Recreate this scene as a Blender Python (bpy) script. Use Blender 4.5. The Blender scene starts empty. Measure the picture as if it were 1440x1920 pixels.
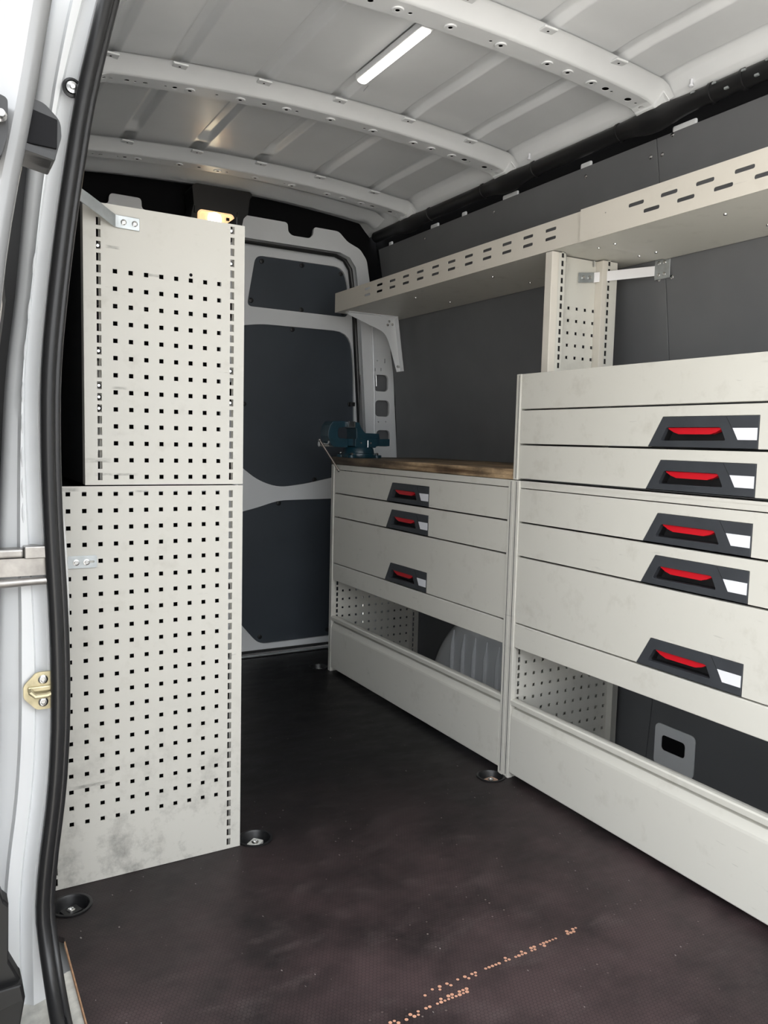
import bpy, bmesh, math, random
from mathutils import Vector, Matrix
from mathutils.geometry import tessellate_polygon
random.seed(7)
SC = bpy.context.scene
COL = SC.collection

# ------------------------------------------------------------------ camera
CAM = dict(x=-0.6655, y=-1.8508, z=1.0453, yaw=0.5235, pitch=-0.0907, roll=0.0244, f=1477.5)
def cam_axes():
    y, p, r = CAM['yaw'], CAM['pitch'], CAM['roll']
    f = Vector((math.sin(y)*math.cos(p), math.cos(y)*math.cos(p), math.sin(p)))
    rt = Vector((math.cos(y), -math.sin(y), 0)); u = rt.cross(f)
    return rt*math.cos(r)+u*math.sin(r), -rt*math.sin(r)+u*math.cos(r), f
_r, _u, _f = cam_axes()
cd = bpy.data.cameras.new('camera'); cam = bpy.data.objects.new('camera', cd); COL.objects.link(cam)
cd.sensor_fit = 'HORIZONTAL'; cd.sensor_width = 36.0; cd.lens = 36.0*CAM['f']/1440.0
cd.clip_start = 0.01; cd.clip_end = 200
cam.matrix_world = Matrix(((_r.x, _u.x, -_f.x, CAM['x']), (_r.y, _u.y, -_f.y, CAM['y']), (_r.z, _u.z, -_f.z, CAM['z']), (0, 0, 0, 1)))
SC.camera = cam

# ------------------------------------------------------------------ world, exposure
SKY = 3.0
w = bpy.data.worlds.new('world'); SC.world = w; w.use_nodes = True
bg = w.node_tree.nodes['Background']
# plain overcast sky: brightness (1 + 2 sin elevation) / 3 of the zenith, the same all round
_nt = w.node_tree
_tc = _nt.nodes.new('ShaderNodeTexCoord'); _sx = _nt.nodes.new('ShaderNodeSeparateXYZ'); _nt.links.new(_tc.outputs['Generated'], _sx.inputs[0])
_m1 = _nt.nodes.new('ShaderNodeMath'); _m1.operation = 'MAXIMUM'; _nt.links.new(_sx.outputs['Z'], _m1.inputs[0]); _m1.inputs[1].default_value = 0.0
_m2 = _nt.nodes.new('ShaderNodeMath'); _m2.operation = 'MULTIPLY_ADD'; _nt.links.new(_m1.outputs[0], _m2.inputs[0]); _m2.inputs[1].default_value = 2*SKY/3; _m2.inputs[2].default_value = SKY/3
_nt.links.new(_m2.outputs[0], bg.inputs['Strength'])
bg.inputs['Color'].default_value = (0.94, 0.97, 1.0, 1)
SC.view_settings.view_transform = 'Standard'; SC.view_settings.look = 'None'
SC.view_settings.gamma = 1.0; SC.view_settings.use_curve_mapping = False
SC.view_settings.exposure = 1.38

# ------------------------------------------------------------------ materials
MATS = {}
def newmat(name):
    m = bpy.data.materials.new(name); m.use_nodes = True
    nt = m.node_tree; b = nt.nodes['Principled BSDF']; MATS[name] = m
    return m, nt, b
def N(nt, t, **kw):
    n = nt.nodes.new(t)
    for k, v in kw.items(): setattr(n, k, v)
    return n
def math_(nt, op, a, b=None, clamp=False):
    n = N(nt, 'ShaderNodeMath', operation=op); n.use_clamp = clamp
    for i, v in enumerate((a, b)):
        if v is None: continue
        if isinstance(v, (int, float)): n.inputs[i].default_value = v
        else: nt.links.new(v, n.inputs[i])
    return n.outputs[0]
def vmath(nt, op, a, b=None):
    n = N(nt, 'ShaderNodeVectorMath', operation=op)
    for i, v in enumerate((a, b)):
        if v is None: continue
        if isinstance(v, tuple): n.inputs[i].default_value = v
        else: nt.links.new(v, n.inputs[i])
    return n
def noise(nt, vec, scale, detail=4, rough=0.55):
    n = N(nt, 'ShaderNodeTexNoise'); n.inputs['Scale'].default_value = scale
    n.inputs['Detail'].default_value = detail; n.inputs['Roughness'].default_value = rough
    nt.links.new(vec, n.inputs['Vector']); return n.outputs['Fac']
def ramp(nt, fac, p0, p1, c0=(0,0,0,1), c1=(1,1,1,1)):
    r = N(nt, 'ShaderNodeValToRGB'); e = r.color_ramp.elements
    e[0].position = p0; e[0].color = c0; e[1].position = p1; e[1].color = c1
    nt.links.new(fac, r.inputs['Fac']); return r.outputs['Color']
def mix(nt, fac, a, b):
    n = N(nt, 'ShaderNodeMix', data_type='RGBA')
    for s, v in ((n.inputs[0], fac), (n.inputs[6], a), (n.inputs[7], b)):
        if isinstance(v, (int, float)): s.default_value = v
        elif isinstance(v, tuple): s.default_value = v if len(v) == 4 else v+(1,)
        else: nt.links.new(v, s)
    return n.outputs[2]
def pos(nt): return N(nt, 'ShaderNodeNewGeometry').outputs['Position']
def bump(nt, b, h, strength=0.2, dist=0.001):
    n = N(nt, 'ShaderNodeBump'); n.inputs['Strength'].default_value = strength; n.inputs['Distance'].default_value = dist
    nt.links.new(h, n.inputs['Height']); nt.links.new(n.outputs[0], b.inputs['Normal'])
def simple(name, col, rough=0.5, metal=0.0, spec=0.5, coat=0.0, var=0.0, vscale=9.0, bmp=0.0, bscale=300.0):
    m, nt, b = newmat(name)
    b.inputs['Roughness'].default_value = rough; b.inputs['Metallic'].default_value = metal
    b.inputs['Specular IOR Level'].default_value = spec; b.inputs['Coat Weight'].default_value = coat
    b.inputs['Coat Roughness'].default_value = 0.08
    p = pos(nt)
    if var > 0:
        n = noise(nt, p, vscale)
        c = mix(nt, ramp(nt, n, 0.3, 0.7), tuple(x*(1-var) for x in col), tuple(min(1, x*(1+var)) for x in col))
        nt.links.new(c, b.inputs['Base Color'])
    else: b.inputs['Base Color'].default_value = (*col, 1)
    if bmp > 0: bump(nt, b, noise(nt, p, bscale, 2), bmp, 0.0006)
    return m
def cabinet_paint(name, col, dirt=0.35, low=0.0):
    m, nt, b = newmat(name); p = pos(nt)
    st = vmath(nt, 'MULTIPLY', p, (1.0, 1.0, 0.35)).outputs[0]
    big = ramp(nt, noise(nt, p, 3.0, 5), 0.35, 0.75)
    sm = ramp(nt, noise(nt, p, 13.0, 7, 0.65), 0.56, 0.78)
    scr = ramp(nt, noise(nt, vmath(nt, 'MULTIPLY', p, (6.0, 6.0, 60.0)).outputs[0], 2.2, 4), 0.66, 0.72)
    scr = math_(nt, 'MULTIPLY', scr, ramp(nt, noise(nt, p, 7.0, 3), 0.52, 0.62))
    dark = tuple(x*y for x, y in zip(col, (0.66, 0.64, 0.6)))
    c = mix(nt, math_(nt, 'MULTIPLY', big, 0.22), col, tuple(x*y for x, y in zip(col, (0.9, 0.895, 0.87))))
    c = mix(nt, math_(nt, 'MULTIPLY', sm, dirt), c, dark)
    c = mix(nt, math_(nt, 'MULTIPLY', scr, 0.4), c, tuple(x*0.45 for x in col))
    if low > 0:   # dirt kicked up along the foot of the panel
        z = N(nt, 'ShaderNodeSeparateXYZ'); nt.links.new(p, z.inputs[0])
        g = math_(nt, 'SUBTRACT', 1.0, math_(nt, 'DIVIDE', z.outputs['Z'], 0.45), True)
        k = math_(nt, 'MULTIPLY', g, ramp(nt, noise(nt, p, 9.0, 8, 0.72), 0.5, 0.72))
        c = mix(nt, math_(nt, 'MULTIPLY', k, low, True), c, tuple(x*0.28 for x in col))
    if low > 0:   # rubbed marks
        sx = N(nt, 'ShaderNodeSeparateXYZ'); nt.links.new(p, sx.inputs[0])
        for x0, z0, hw, hh in ((-0.300, 0.9535, 0.050, 0.0035), (-0.292, 1.148, 0.018, 0.004), (-0.305, 1.455, 0.016, 0.004), (-0.405, 0.920, 0.028, 0.005), (-0.215, 1.405, 0.020, 0.004), (-0.245, 0.915, 0.015, 0.003), (-0.340, 0.985, 0.030, 0.006), (-0.36, 0.235, 0.05, 0.005)):
            dx = math_(nt, 'DIVIDE', math_(nt, 'ABSOLUTE', math_(nt, 'SUBTRACT', sx.outputs['X'], x0)), hw)
            dz = math_(nt, 'DIVIDE', math_(nt, 'ABSOLUTE', math_(nt, 'SUBTRACT', sx.outputs['Z'], z0)), hh)
            k = math_(nt, 'SUBTRACT', 1.0, math_(nt, 'MAXIMUM', dx, dz), True)
            k = math_(nt, 'MULTIPLY', math_(nt, 'MULTIPLY', k, 2.0, True), ramp(nt, noise(nt, vmath(nt, 'MULTIPLY', p, (1.0, 1.0, 3.0)).outputs[0], 38.0, 5), 0.30, 0.62))
            c = mix(nt, math_(nt, 'MULTIPLY', k, 0.6), c, tuple(x*0.22 for x in col))
    nt.links.new(c, b.inputs['Base Color'])
    b.inputs['Roughness'].default_value = 0.42; b.inputs['Specular IOR Level'].default_value = 0.4
    bump(nt, b, noise(nt, p, 700.0, 2), 0.08, 0.0004)
    return m

cabinet_paint('cabinet_paint', (0.66, 0.645, 0.59), 0.42)
cabinet_paint('pegboard_paint', (0.585, 0.57, 0.525), 0.42, 0.9)
cabinet_paint('shelf_paint', (0.70, 0.66, 0.59), 0.15)
simple('body_white', (0.80, 0.815, 0.83), 0.22, coat=0.5, var=0.02, vscale=4, bmp=0.015, bscale=60)
simple('gloss_white', (0.80, 0.815, 0.83), 0.15, coat=1.0)
simple('roof_white', (0.84, 0.855, 0.87), 0.36, coat=0.12, var=0.03, vscale=5)
simple('sill_white', (0.66, 0.65, 0.60), 0.4, var=0.25, vscale=28)
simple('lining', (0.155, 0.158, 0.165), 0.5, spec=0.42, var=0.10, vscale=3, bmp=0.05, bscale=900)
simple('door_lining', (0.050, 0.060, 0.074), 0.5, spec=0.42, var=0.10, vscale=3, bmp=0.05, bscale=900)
simple('black_plastic', (0.008, 0.008, 0.009), 0.42, bmp=0.06, bscale=800)
simple('matt_black', (0.006, 0.006, 0.007), 0.85, spec=0.15)
simple('rubber', (0.017, 0.017, 0.018), 0.36, spec=0.5, bmp=0.03, bscale=90)
simple('zinc', (0.50, 0.53, 0.54), 0.42, metal=0.75, var=0.12, vscale=40)
simple('plate_zinc', (0.60, 0.60, 0.57), 0.45, metal=0.15, var=0.1, vscale=60)
simple('rusty_plate', (0.46, 0.30, 0.22), 0.6, metal=0.1, var=0.4, vscale=70)
simple('gold_zinc', (0.62, 0.55, 0.36), 0.42, metal=0.6, var=0.2, vscale=50)
simple('steel', (0.66, 0.66, 0.65), 0.26, metal=1.0, var=0.08, vscale=80)
simple('dark_steel', (0.22, 0.19, 0.17), 0.38, metal=0.9)
simple('door_white_dim', (0.21, 0.213, 0.216), 0.26, coat=0.4, var=0.02)  # white door paint, darkened to hold back strong daylight on its edge
simple('track_steel', (0.36, 0.345, 0.33), 0.34, metal=0.9, var=0.25, vscale=25)
simple('handle_grey', (0.040, 0.044, 0.051), 0.5, var=0.1, vscale=20, bmp=0.08, bscale=1200)
simple('handle_black', (0.012, 0.012, 0.013), 0.5)
simple('red_grip', (0.60, 0.006, 0.016), 0.38)
simple('label_white', (0.84, 0.85, 0.90), 0.45)
simple('vise_blue', (0.006, 0.036, 0.055), 0.38, coat=0.2, var=0.15, vscale=30)
simple('alu_bar', (0.74, 0.73, 0.74), 0.36, metal=0.35)
simple('ground', (0.70, 0.645, 0.57), 0.85, var=0.12, vscale=1.2)
simple('stone', (0.20, 0.18, 0.16), 0.9, var=0.4, vscale=4)
simple('wood_beam', (0.38, 0.27, 0.15), 0.7, var=0.2, vscale=4)
simple('board_edge', (0.45, 0.26, 0.15), 0.7, var=0.3, vscale=60)

def worktop_mat():
    m, nt, b = newmat('worktop'); p = pos(nt)
    x = N(nt, 'ShaderNodeSeparateXYZ'); nt.links.new(p, x.inputs[0])
    g = noise(nt, vmath(nt, 'MULTIPLY', p, (26.0, 2.0, 40.0)).outputs[0], 1.7, 6, 0.62)
    c = mix(nt, ramp(nt, g, 0.36, 0.62), (0.13, 0.072, 0.036), (0.62, 0.44, 0.26))
    st = ramp(nt, noise(nt, vmath(nt, 'MULTIPLY', p, (2.2, 1.3, 2.2)).outputs[0], 2.2, 7, 0.68), 0.44, 0.62)
    c = mix(nt, math_(nt, 'MULTIPLY', st, 0.7), c, (0.030, 0.018, 0.012))
    oil = math_(nt, 'MULTIPLY', math_(nt, 'SUBTRACT', x.outputs['Y'], 0.55), 1.6, True)      # oil-blackened round the vise
    c = mix(nt, math_(nt, 'MULTIPLY', oil, 0.85), c, (0.015, 0.011, 0.009))
    nt.links.new(c, b.inputs['Base Color']); b.inputs['Roughness'].default_value = 0.55
    bump(nt, b, g, 0.15, 0.001)
worktop_mat()

def floor_mat():
    m, nt, b = newmat('floor_board'); p = pos(nt)
    S = 0.0085
    q = vmath(nt, 'ADD', vmath(nt, 'MULTIPLY', p, (1/S, 1/S, 0.0)).outputs[0], (500.0, 500.0*1.7320508, 0.0)).outputs[0]
    s = (1.0, 1.7320508, 1.0); h = (0.5, 0.8660254, 0.0)
    a = vmath(nt, 'SUBTRACT', vmath(nt, 'MODULO', q, s).outputs[0], h).outputs[0]
    c = vmath(nt, 'SUBTRACT', vmath(nt, 'MODULO', vmath(nt, 'SUBTRACT', q, h).outputs[0], s).outputs[0], h).outputs[0]
    la = vmath(nt, 'LENGTH', a).outputs['Value']; lc = vmath(nt, 'LENGTH', c).outputs['Value']
    sel = math_(nt, 'LESS_THAN', la, lc)
    mx = N(nt, 'ShaderNodeMix', data_type='VECTOR')
    nt.links.new(sel, mx.inputs[0]); nt.links.new(c, mx.inputs[4]); nt.links.new(a, mx.inputs[5])
    gv = mx.outputs[1]
    ab = vmath(nt, 'ABSOLUTE', gv).outputs[0]
    xs = N(nt, 'ShaderNodeSeparateXYZ'); nt.links.new(ab, xs.inputs[0])
    d = math_(nt, 'MAXIMUM', xs.outputs['X'], vmath(nt, 'DOT_PRODUCT', ab, (0.5, 0.8660254, 0.0)).outputs['Value'])
    edge = ramp(nt, d, 0.40, 0.48)
    cid = vmath(nt, 'SUBTRACT', q, gv).outputs[0]
    wn = N(nt, 'ShaderNodeTexWhiteNoise'); nt.links.new(vmath(nt, 'SNAP', vmath(nt, 'ADD', cid, (0.25, 0.25, 0)).outputs[0], (0.5, 0.5, 1.0)).outputs[0], wn.inputs['Vector'])
    rnd = wn.outputs['Value']
    big = noise(nt, p, 2.6, 5, 0.6); mid = noise(nt, vmath(nt, 'MULTIPLY', p, (1.0, 2.2, 1.0)).outputs[0], 7.0, 6, 0.65)
    # brownish wear blotches, with light falloff from the side door painted into the colour
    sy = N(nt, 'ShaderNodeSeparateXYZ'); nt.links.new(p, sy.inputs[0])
    door_light = math_(nt, 'SUBTRACT', 0.75, math_(nt, 'MULTIPLY', math_(nt, 'ADD', sy.outputs['Y'], 0.35), 1.1), True)
    wear_light = math_(nt, 'MULTIPLY', math_(nt, 'ADD', math_(nt, 'MULTIPLY', ramp(nt, noise(nt, p, 3.4, 8, 0.68), 0.36, 0.64), 0.95), 0.22), door_light, True)
    col = mix(nt, wear_light, (0.0065, 0.0060, 0.0066), (0.0560, 0.0370, 0.0385))
    col = mix(nt, math_(nt, 'MULTIPLY', ramp(nt, mid, 0.54, 0.80), math_(nt, 'ADD', math_(nt, 'MULTIPLY', door_light, 0.5), 0.1)), col, (0.100, 0.080, 0.078))
    col = mix(nt, math_(nt, 'MULTIPLY', edge, 0.6), col, (0.004, 0.0035, 0.0035))
    # worn-through cells along two drag scratches (worn ply shows orange-pink)
    sep = N(nt, 'ShaderNodeSeparateXYZ'); nt.links.new(vmath(nt, 'MULTIPLY', cid, (S, S, 0)).outputs[0], sep.inputs[0])
    X = math_(nt, 'SUBTRACT', sep.outputs['X'], 500*S); Y = math_(nt, 'SUBTRACT', sep.outputs['Y'], 500*S*1.7320508)
    def line(x0, y0, x1, y1, wid, dens):
        k = (y1-y0)/(x1-x0)
        dd = math_(nt, 'ABSOLUTE', math_(nt, 'SUBTRACT', math_(nt, 'SUBTRACT', Y, y0), math_(nt, 'MULTIPLY', math_(nt, 'SUBTRACT', X, x0), k)))
        mk = math_(nt, 'LESS_THAN', dd, wid)
        mk = math_(nt, 'MULTIPLY', mk, math_(nt, 'GREATER_THAN', X, x0)); mk = math_(nt, 'MULTIPLY', mk, math_(nt, 'LESS_THAN', X, x1))
        return math_(nt, 'MULTIPLY', mk, math_(nt, 'LESS_THAN', rnd, dens))
    disc = math_(nt, 'LESS_THAN', math_(nt, 'ADD', vmath(nt, 'LENGTH', gv).outputs['Value'], math_(nt, 'MULTIPLY', rnd, 0.25)), 0.46)
    ln = math_(nt, 'MAXIMUM', line(0.12, -0.684, 0.53, -0.667, 0.0062, 0.62), line(0.0, -0.722, 0.21, -0.708, 0.006, 0.6))
    col = mix(nt, math_(nt, 'MULTIPLY', math_(nt, 'MULTIPLY', ln, disc), 0.8), col, (0.62, 0.33, 0.22))
    # odd chipped cells and fine light specks
    area = ramp(nt, noise(nt, p, 5.0, 2), 0.55, 0.7)
    odd = math_(nt, 'MULTIPLY', math_(nt, 'MULTIPLY', math_(nt, 'GREATER_THAN', rnd, 0.985), disc), area)
    col = mix(nt, math_(nt, 'MULTIPLY', odd, 0.55), col, (0.42, 0.36, 0.32))
    spk = ramp(nt, noise(nt, vmath(nt, 'MULTIPLY', p, (1.0, 0.5, 1.0)).outputs[0], 95.0, 2), 0.735, 0.755)
    col = mix(nt, math_(nt, 'MULTIPLY', spk, 0.55), col, (0.45, 0.42, 0.40))
    nt.links.new(col, b.inputs['Base Color'])
    rr = mix(nt, ramp(nt, mid, 0.3, 0.7), (0.36, 0.36, 0.36), (0.56, 0.56, 0.56))
    nt.links.new(rr, b.inputs['Roughness']); b.inputs['Specular IOR Level'].default_value = 0.3
    bump(nt, b, math_(nt, 'ADD', math_(nt, 'SUBTRACT', 1.0, edge), math_(nt, 'MULTIPLY', mid, 0.6)), 0.22, 0.0007)
floor_mat()
def emit(name, col, s):
    m, nt, b = newmat(name); b.inputs['Base Color'].default_value = (*col, 1)
    b.inputs['Emission Color'].default_value = (*col, 1); b.inputs['Emission Strength'].default_value = s
emit('led', (1.0, 0.96, 0.87), 2.6)
emit('lamp_glow', (1.0, 0.62, 0.33), 0.34)
emit('lamp_core', (1.0, 0.86, 0.58), 5.0)

# ------------------------------------------------------------------ mesh helpers
class MB:
    def __init__(self): self.v = []; self.f = []
    def add(self, vs, fs):
        o = len(self.v); self.v += [tuple(x) for x in vs]; self.f += [tuple(i+o for i in f) for f in fs]; return self
    def box(self, x0, x1, y0, y1, z0, z1):
        x0, x1 = sorted((x0, x1)); y0, y1 = sorted((y0, y1)); z0, z1 = sorted((z0, z1))
        return self.add([(x0,y0,z0),(x1,y0,z0),(x1,y1,z0),(x0,y1,z0),(x0,y0,z1),(x1,y0,z1),(x1,y1,z1),(x0,y1,z1)],
                        [(0,3,2,1),(4,5,6,7),(0,1,5,4),(1,2,6,5),(2,3,7,6),(3,0,4,7)])
    def rings(self, rs, closed=True, caps=True):
        n = len(rs[0]); o = len(self.v)
        for r in rs: self.v += [tuple(p) for p in r]
        for i in range(len(rs)-1):
            for j in range(n if closed else n-1):
                k = (j+1) % n
                self.f.append((o+i*n+j, o+i*n+k, o+(i+1)*n+k, o+(i+1)*n+j))
        if caps and closed:
            self.f.append(tuple(o+j for j in reversed(range(n)))); self.f.append(tuple(o+(len(rs)-1)*n+j for j in range(n)))
        return self
    def tube(self, path, r, seg=10, flat=1.0):
        pts = [Vector(p) for p in path]; rs = []
        t0 = (pts[1]-pts[0]).normalized()
        up = Vector((0, 1, 0)) if abs(t0.z) > 0.9 else Vector((0, 0, 1))
        a = t0.cross(up).normalized()
        for i, p in enumerate(pts):
            t = (pts[min(i+1, len(pts)-1)]-pts[max(i-1, 0)]).normalized()
            a = (a-t*a.dot(t)).normalized(); c = a.cross(t).normalized()
            ri = r[i] if isinstance(r, (list, tuple)) else r
            rs.append([p+(a*math.cos(q)+c*math.sin(q)*flat)*ri for q in [2*math.pi*k/seg for k in range(seg)]])
        return self.rings(rs)
    def cyl(self, p0, p1, r, seg=14): return self.tube([p0, p1], r, seg)
    def lathe(self, c, prof, axis='z', seg=24, open_=False):
        rs = []
        for rad, h in prof:
            ring = []
            for k in range(seg):
                q = 2*math.pi*k/seg; a, b_ = rad*math.cos(q), rad*math.sin(q)
                d = {'z': (a, b_, h), 'x': (h, a, b_), 'y': (b_, h, a)}[axis]
                ring.append((c[0]+d[0], c[1]+d[1], c[2]+d[2]))
            rs.append(ring)
        return self.rings(rs, caps=not open_)
    def plate(self, outer, holes, fn, w0, w1):
        """polygon (u,v) with holes, extruded w0..w1; fn(u,v,w) gives the point"""
        loops = [outer]+list(holes)
        tris = tessellate_polygon([[Vector((u, v, 0)) for u, v in l] for l in loops])
        flat = [p for l in loops for p in l]; n = len(flat); o = len(self.v)
        self.v += [tuple(fn(u, v, w0)) for u, v in flat]+[tuple(fn(u, v, w1)) for u, v in flat]
        for t in tris:
            self.f.append(tuple(o+i for i in t)); self.f.append(tuple(o+n+i for i in reversed(t)))
        s = 0
        for l in loops:
            m = len(l)
            for i in range(m):
                a, b_ = s+i, s+(i+1) % m
                self.f.append((o+a, o+b_, o+n+b_, o+n+a))
            s += m
        return self
    def build(self, name, mat, parent=None, org=(0,0,0), smooth=False, bev=0.0, seg=2, loc=None, fix=True):
        me = bpy.data.meshes.new(name)
        ox, oy, oz = org
        me.from_pydata([(a-ox, b-oy, c-oz) for a, b, c in self.v], [], self.f)
        if fix:
            bm = bmesh.new(); bm.from_mesh(me)
            bmesh.ops.recalc_face_normals(bm, faces=bm.faces); bm.to_mesh(me); bm.free()
        me.materials.append(MATS[mat]); me.update()
        if smooth:
            me.polygons.foreach_set('use_smooth', [True]*len(me.polygons)); me.set_sharp_from_angle(angle=math.radians(38))
        o = bpy.data.objects.new(name, me); COL.objects.link(o)
        if parent: o.parent = parent
        if loc: o.location = loc
        if bev > 0:
            b = o.modifiers.new('bevel', 'BEVEL'); b.width = bev; b.segments = seg; b.limit_method = 'ANGLE'; b.angle_limit = math.radians(40)
        return o
def thing(name, label, cat, loc, group=None):
    o = bpy.data.objects.new(name, None); COL.objects.link(o); o.location = loc; o.empty_display_size = 0.05
    o['label'] = label; o['category'] = cat
    if group: o['group'] = group
    return o
def tag(o, label, cat, group=None):
    o['label'] = label; o['category'] = cat
    if group: o['group'] = group
    return o
def struct(o, label=None):
    o['kind'] = 'structure'
    if label: o['label'] = label
    return o
def sroot(name, loc=(0,0,0), label=None):
    o = bpy.data.objects.new(name, None); COL.objects.link(o); o.location = loc; o.empty_display_size = 0.05
    return struct(o, label)
def lerp(tab, t):
    tab = sorted(tab)
    if t <= tab[0][0]: return tab[0][1]
    for (a, va), (b, vb) in zip(tab, tab[1:]):
        if t <= b: return va+(vb-va)*(t-a)/(b-a)
    return tab[-1][1]
def sm(tab, t):   # smoothed table look-up
    return sum(lerp(tab, t+d) for d in (-0.05, -0.025, 0, 0.025, 0.05))/5
def rrect(x0, x1, y0, y1, r, n=4):
    o = []
    for cx, cy, a in ((x1-r, y1-r, 0), (x0+r, y1-r, 90), (x0+r, y0+r, 180), (x1-r, y0+r, 270)):
        for k in range(n+1):
            q = math.radians(a+90*k/n); o.append((cx+r*math.cos(q), cy+r*math.sin(q)))
    return o
def rpoly(pts, r, n=5):
    """round the corners of a polygon; r one radius or a list"""
    o = []; m = len(pts)
    for i in range(m):
        p = Vector(pts[i]); a = Vector(pts[i-1]); b = Vector(pts[(i+1) % m]); ri = r[i] if isinstance(r, (list, tuple)) else r
        if ri <= 0: o.append(tuple(p)); continue
        da = (a-p); db = (b-p); ra = min(ri, da.length*0.49, db.length*0.49)
        s = p+da.normalized()*ra; e = p+db.normalized()*ra
        for k in range(n+1):
            t = k/n; o.append(tuple(s*(1-t)**2+p*2*t*(1-t)+e*t*t))
    return o
def circle(x, y, r, n=12): return [(x+r*math.cos(2*math.pi*k/n), y+r*math.sin(2*math.pi*k/n)) for k in range(n)]
XZ = lambda u, v, w_: (u, w_, v)      # plate standing across the van
YZ = lambda u, v, w_: (w_, u, v)      # plate standing along the van
XY = lambda u, v, w_: (u, v, w_)

BLOCKER_H = 1.05      # height of an added, unseen front partition that limits incoming light
# ------------------------------------------------------------------ room profiles
WALL = [(-0.1,1.365),(0.0,1.37),(0.3,1.395),(0.7,1.405),(1.0,1.40),(1.32,1.377),(1.6,1.335),(1.98,1.265),(2.1,1.243)]
def xw(z): return sm(WALL, z)
def xn(z): return 0.93-xw(z)                 # near side, mirrored
XCEN = 0.48
def zroof(x):
    d = abs(x-XCEN)
    z = 2.134-0.042*(min(d, 0.73)/0.73)**2
    if d > 0.70: z -= (d-0.70)*0.95
    return z

# ------------------------------------------------------------------ ground and yard
struct(MB().box(-60, 60, -60, 60, -0.75, -0.65).build('ground', 'ground'), 'beige paved yard outside the van')
yw = MB().box(-9, 3, 7.0, 7.4, -0.65, 6.0).build('yard_wall', 'stone'); tag(yw, 'rough stone wall beyond the parked van', 'wall')
beam = MB().box(-9, 3, 6.85, 7.0, 4.2, 4.6).build('timber_beam', 'wood_beam'); tag(beam, 'long timber beam along the stone wall', 'beam')

# ------------------------------------------------------------------ floor
Y0, Y1 = -1.90, 1.645
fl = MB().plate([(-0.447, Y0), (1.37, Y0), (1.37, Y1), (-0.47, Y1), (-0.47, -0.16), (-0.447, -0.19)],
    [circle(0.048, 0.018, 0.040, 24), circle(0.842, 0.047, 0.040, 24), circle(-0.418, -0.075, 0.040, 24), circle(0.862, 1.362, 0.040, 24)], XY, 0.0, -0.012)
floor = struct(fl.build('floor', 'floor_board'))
MB().box(-0.4495, -0.4472, Y0, -0.2, -0.011, -0.001).build('board_edge', 'board_edge', floor)
MB().box(-0.47, 1.37, Y0, Y1+0.10, -0.09, -0.06).build('floor_pan', 'body_white', floor)
MB().box(-0.40, 1.30, 1.645, 1.668, -0.012, 0.004).build('edge_strip', 'zinc', floor, bev=0.001)
MB().box(-0.40, 1.30, 1.668, 1.76, -0.06, -0.015).build('rear_step', 'matt_black', floor)

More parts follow.
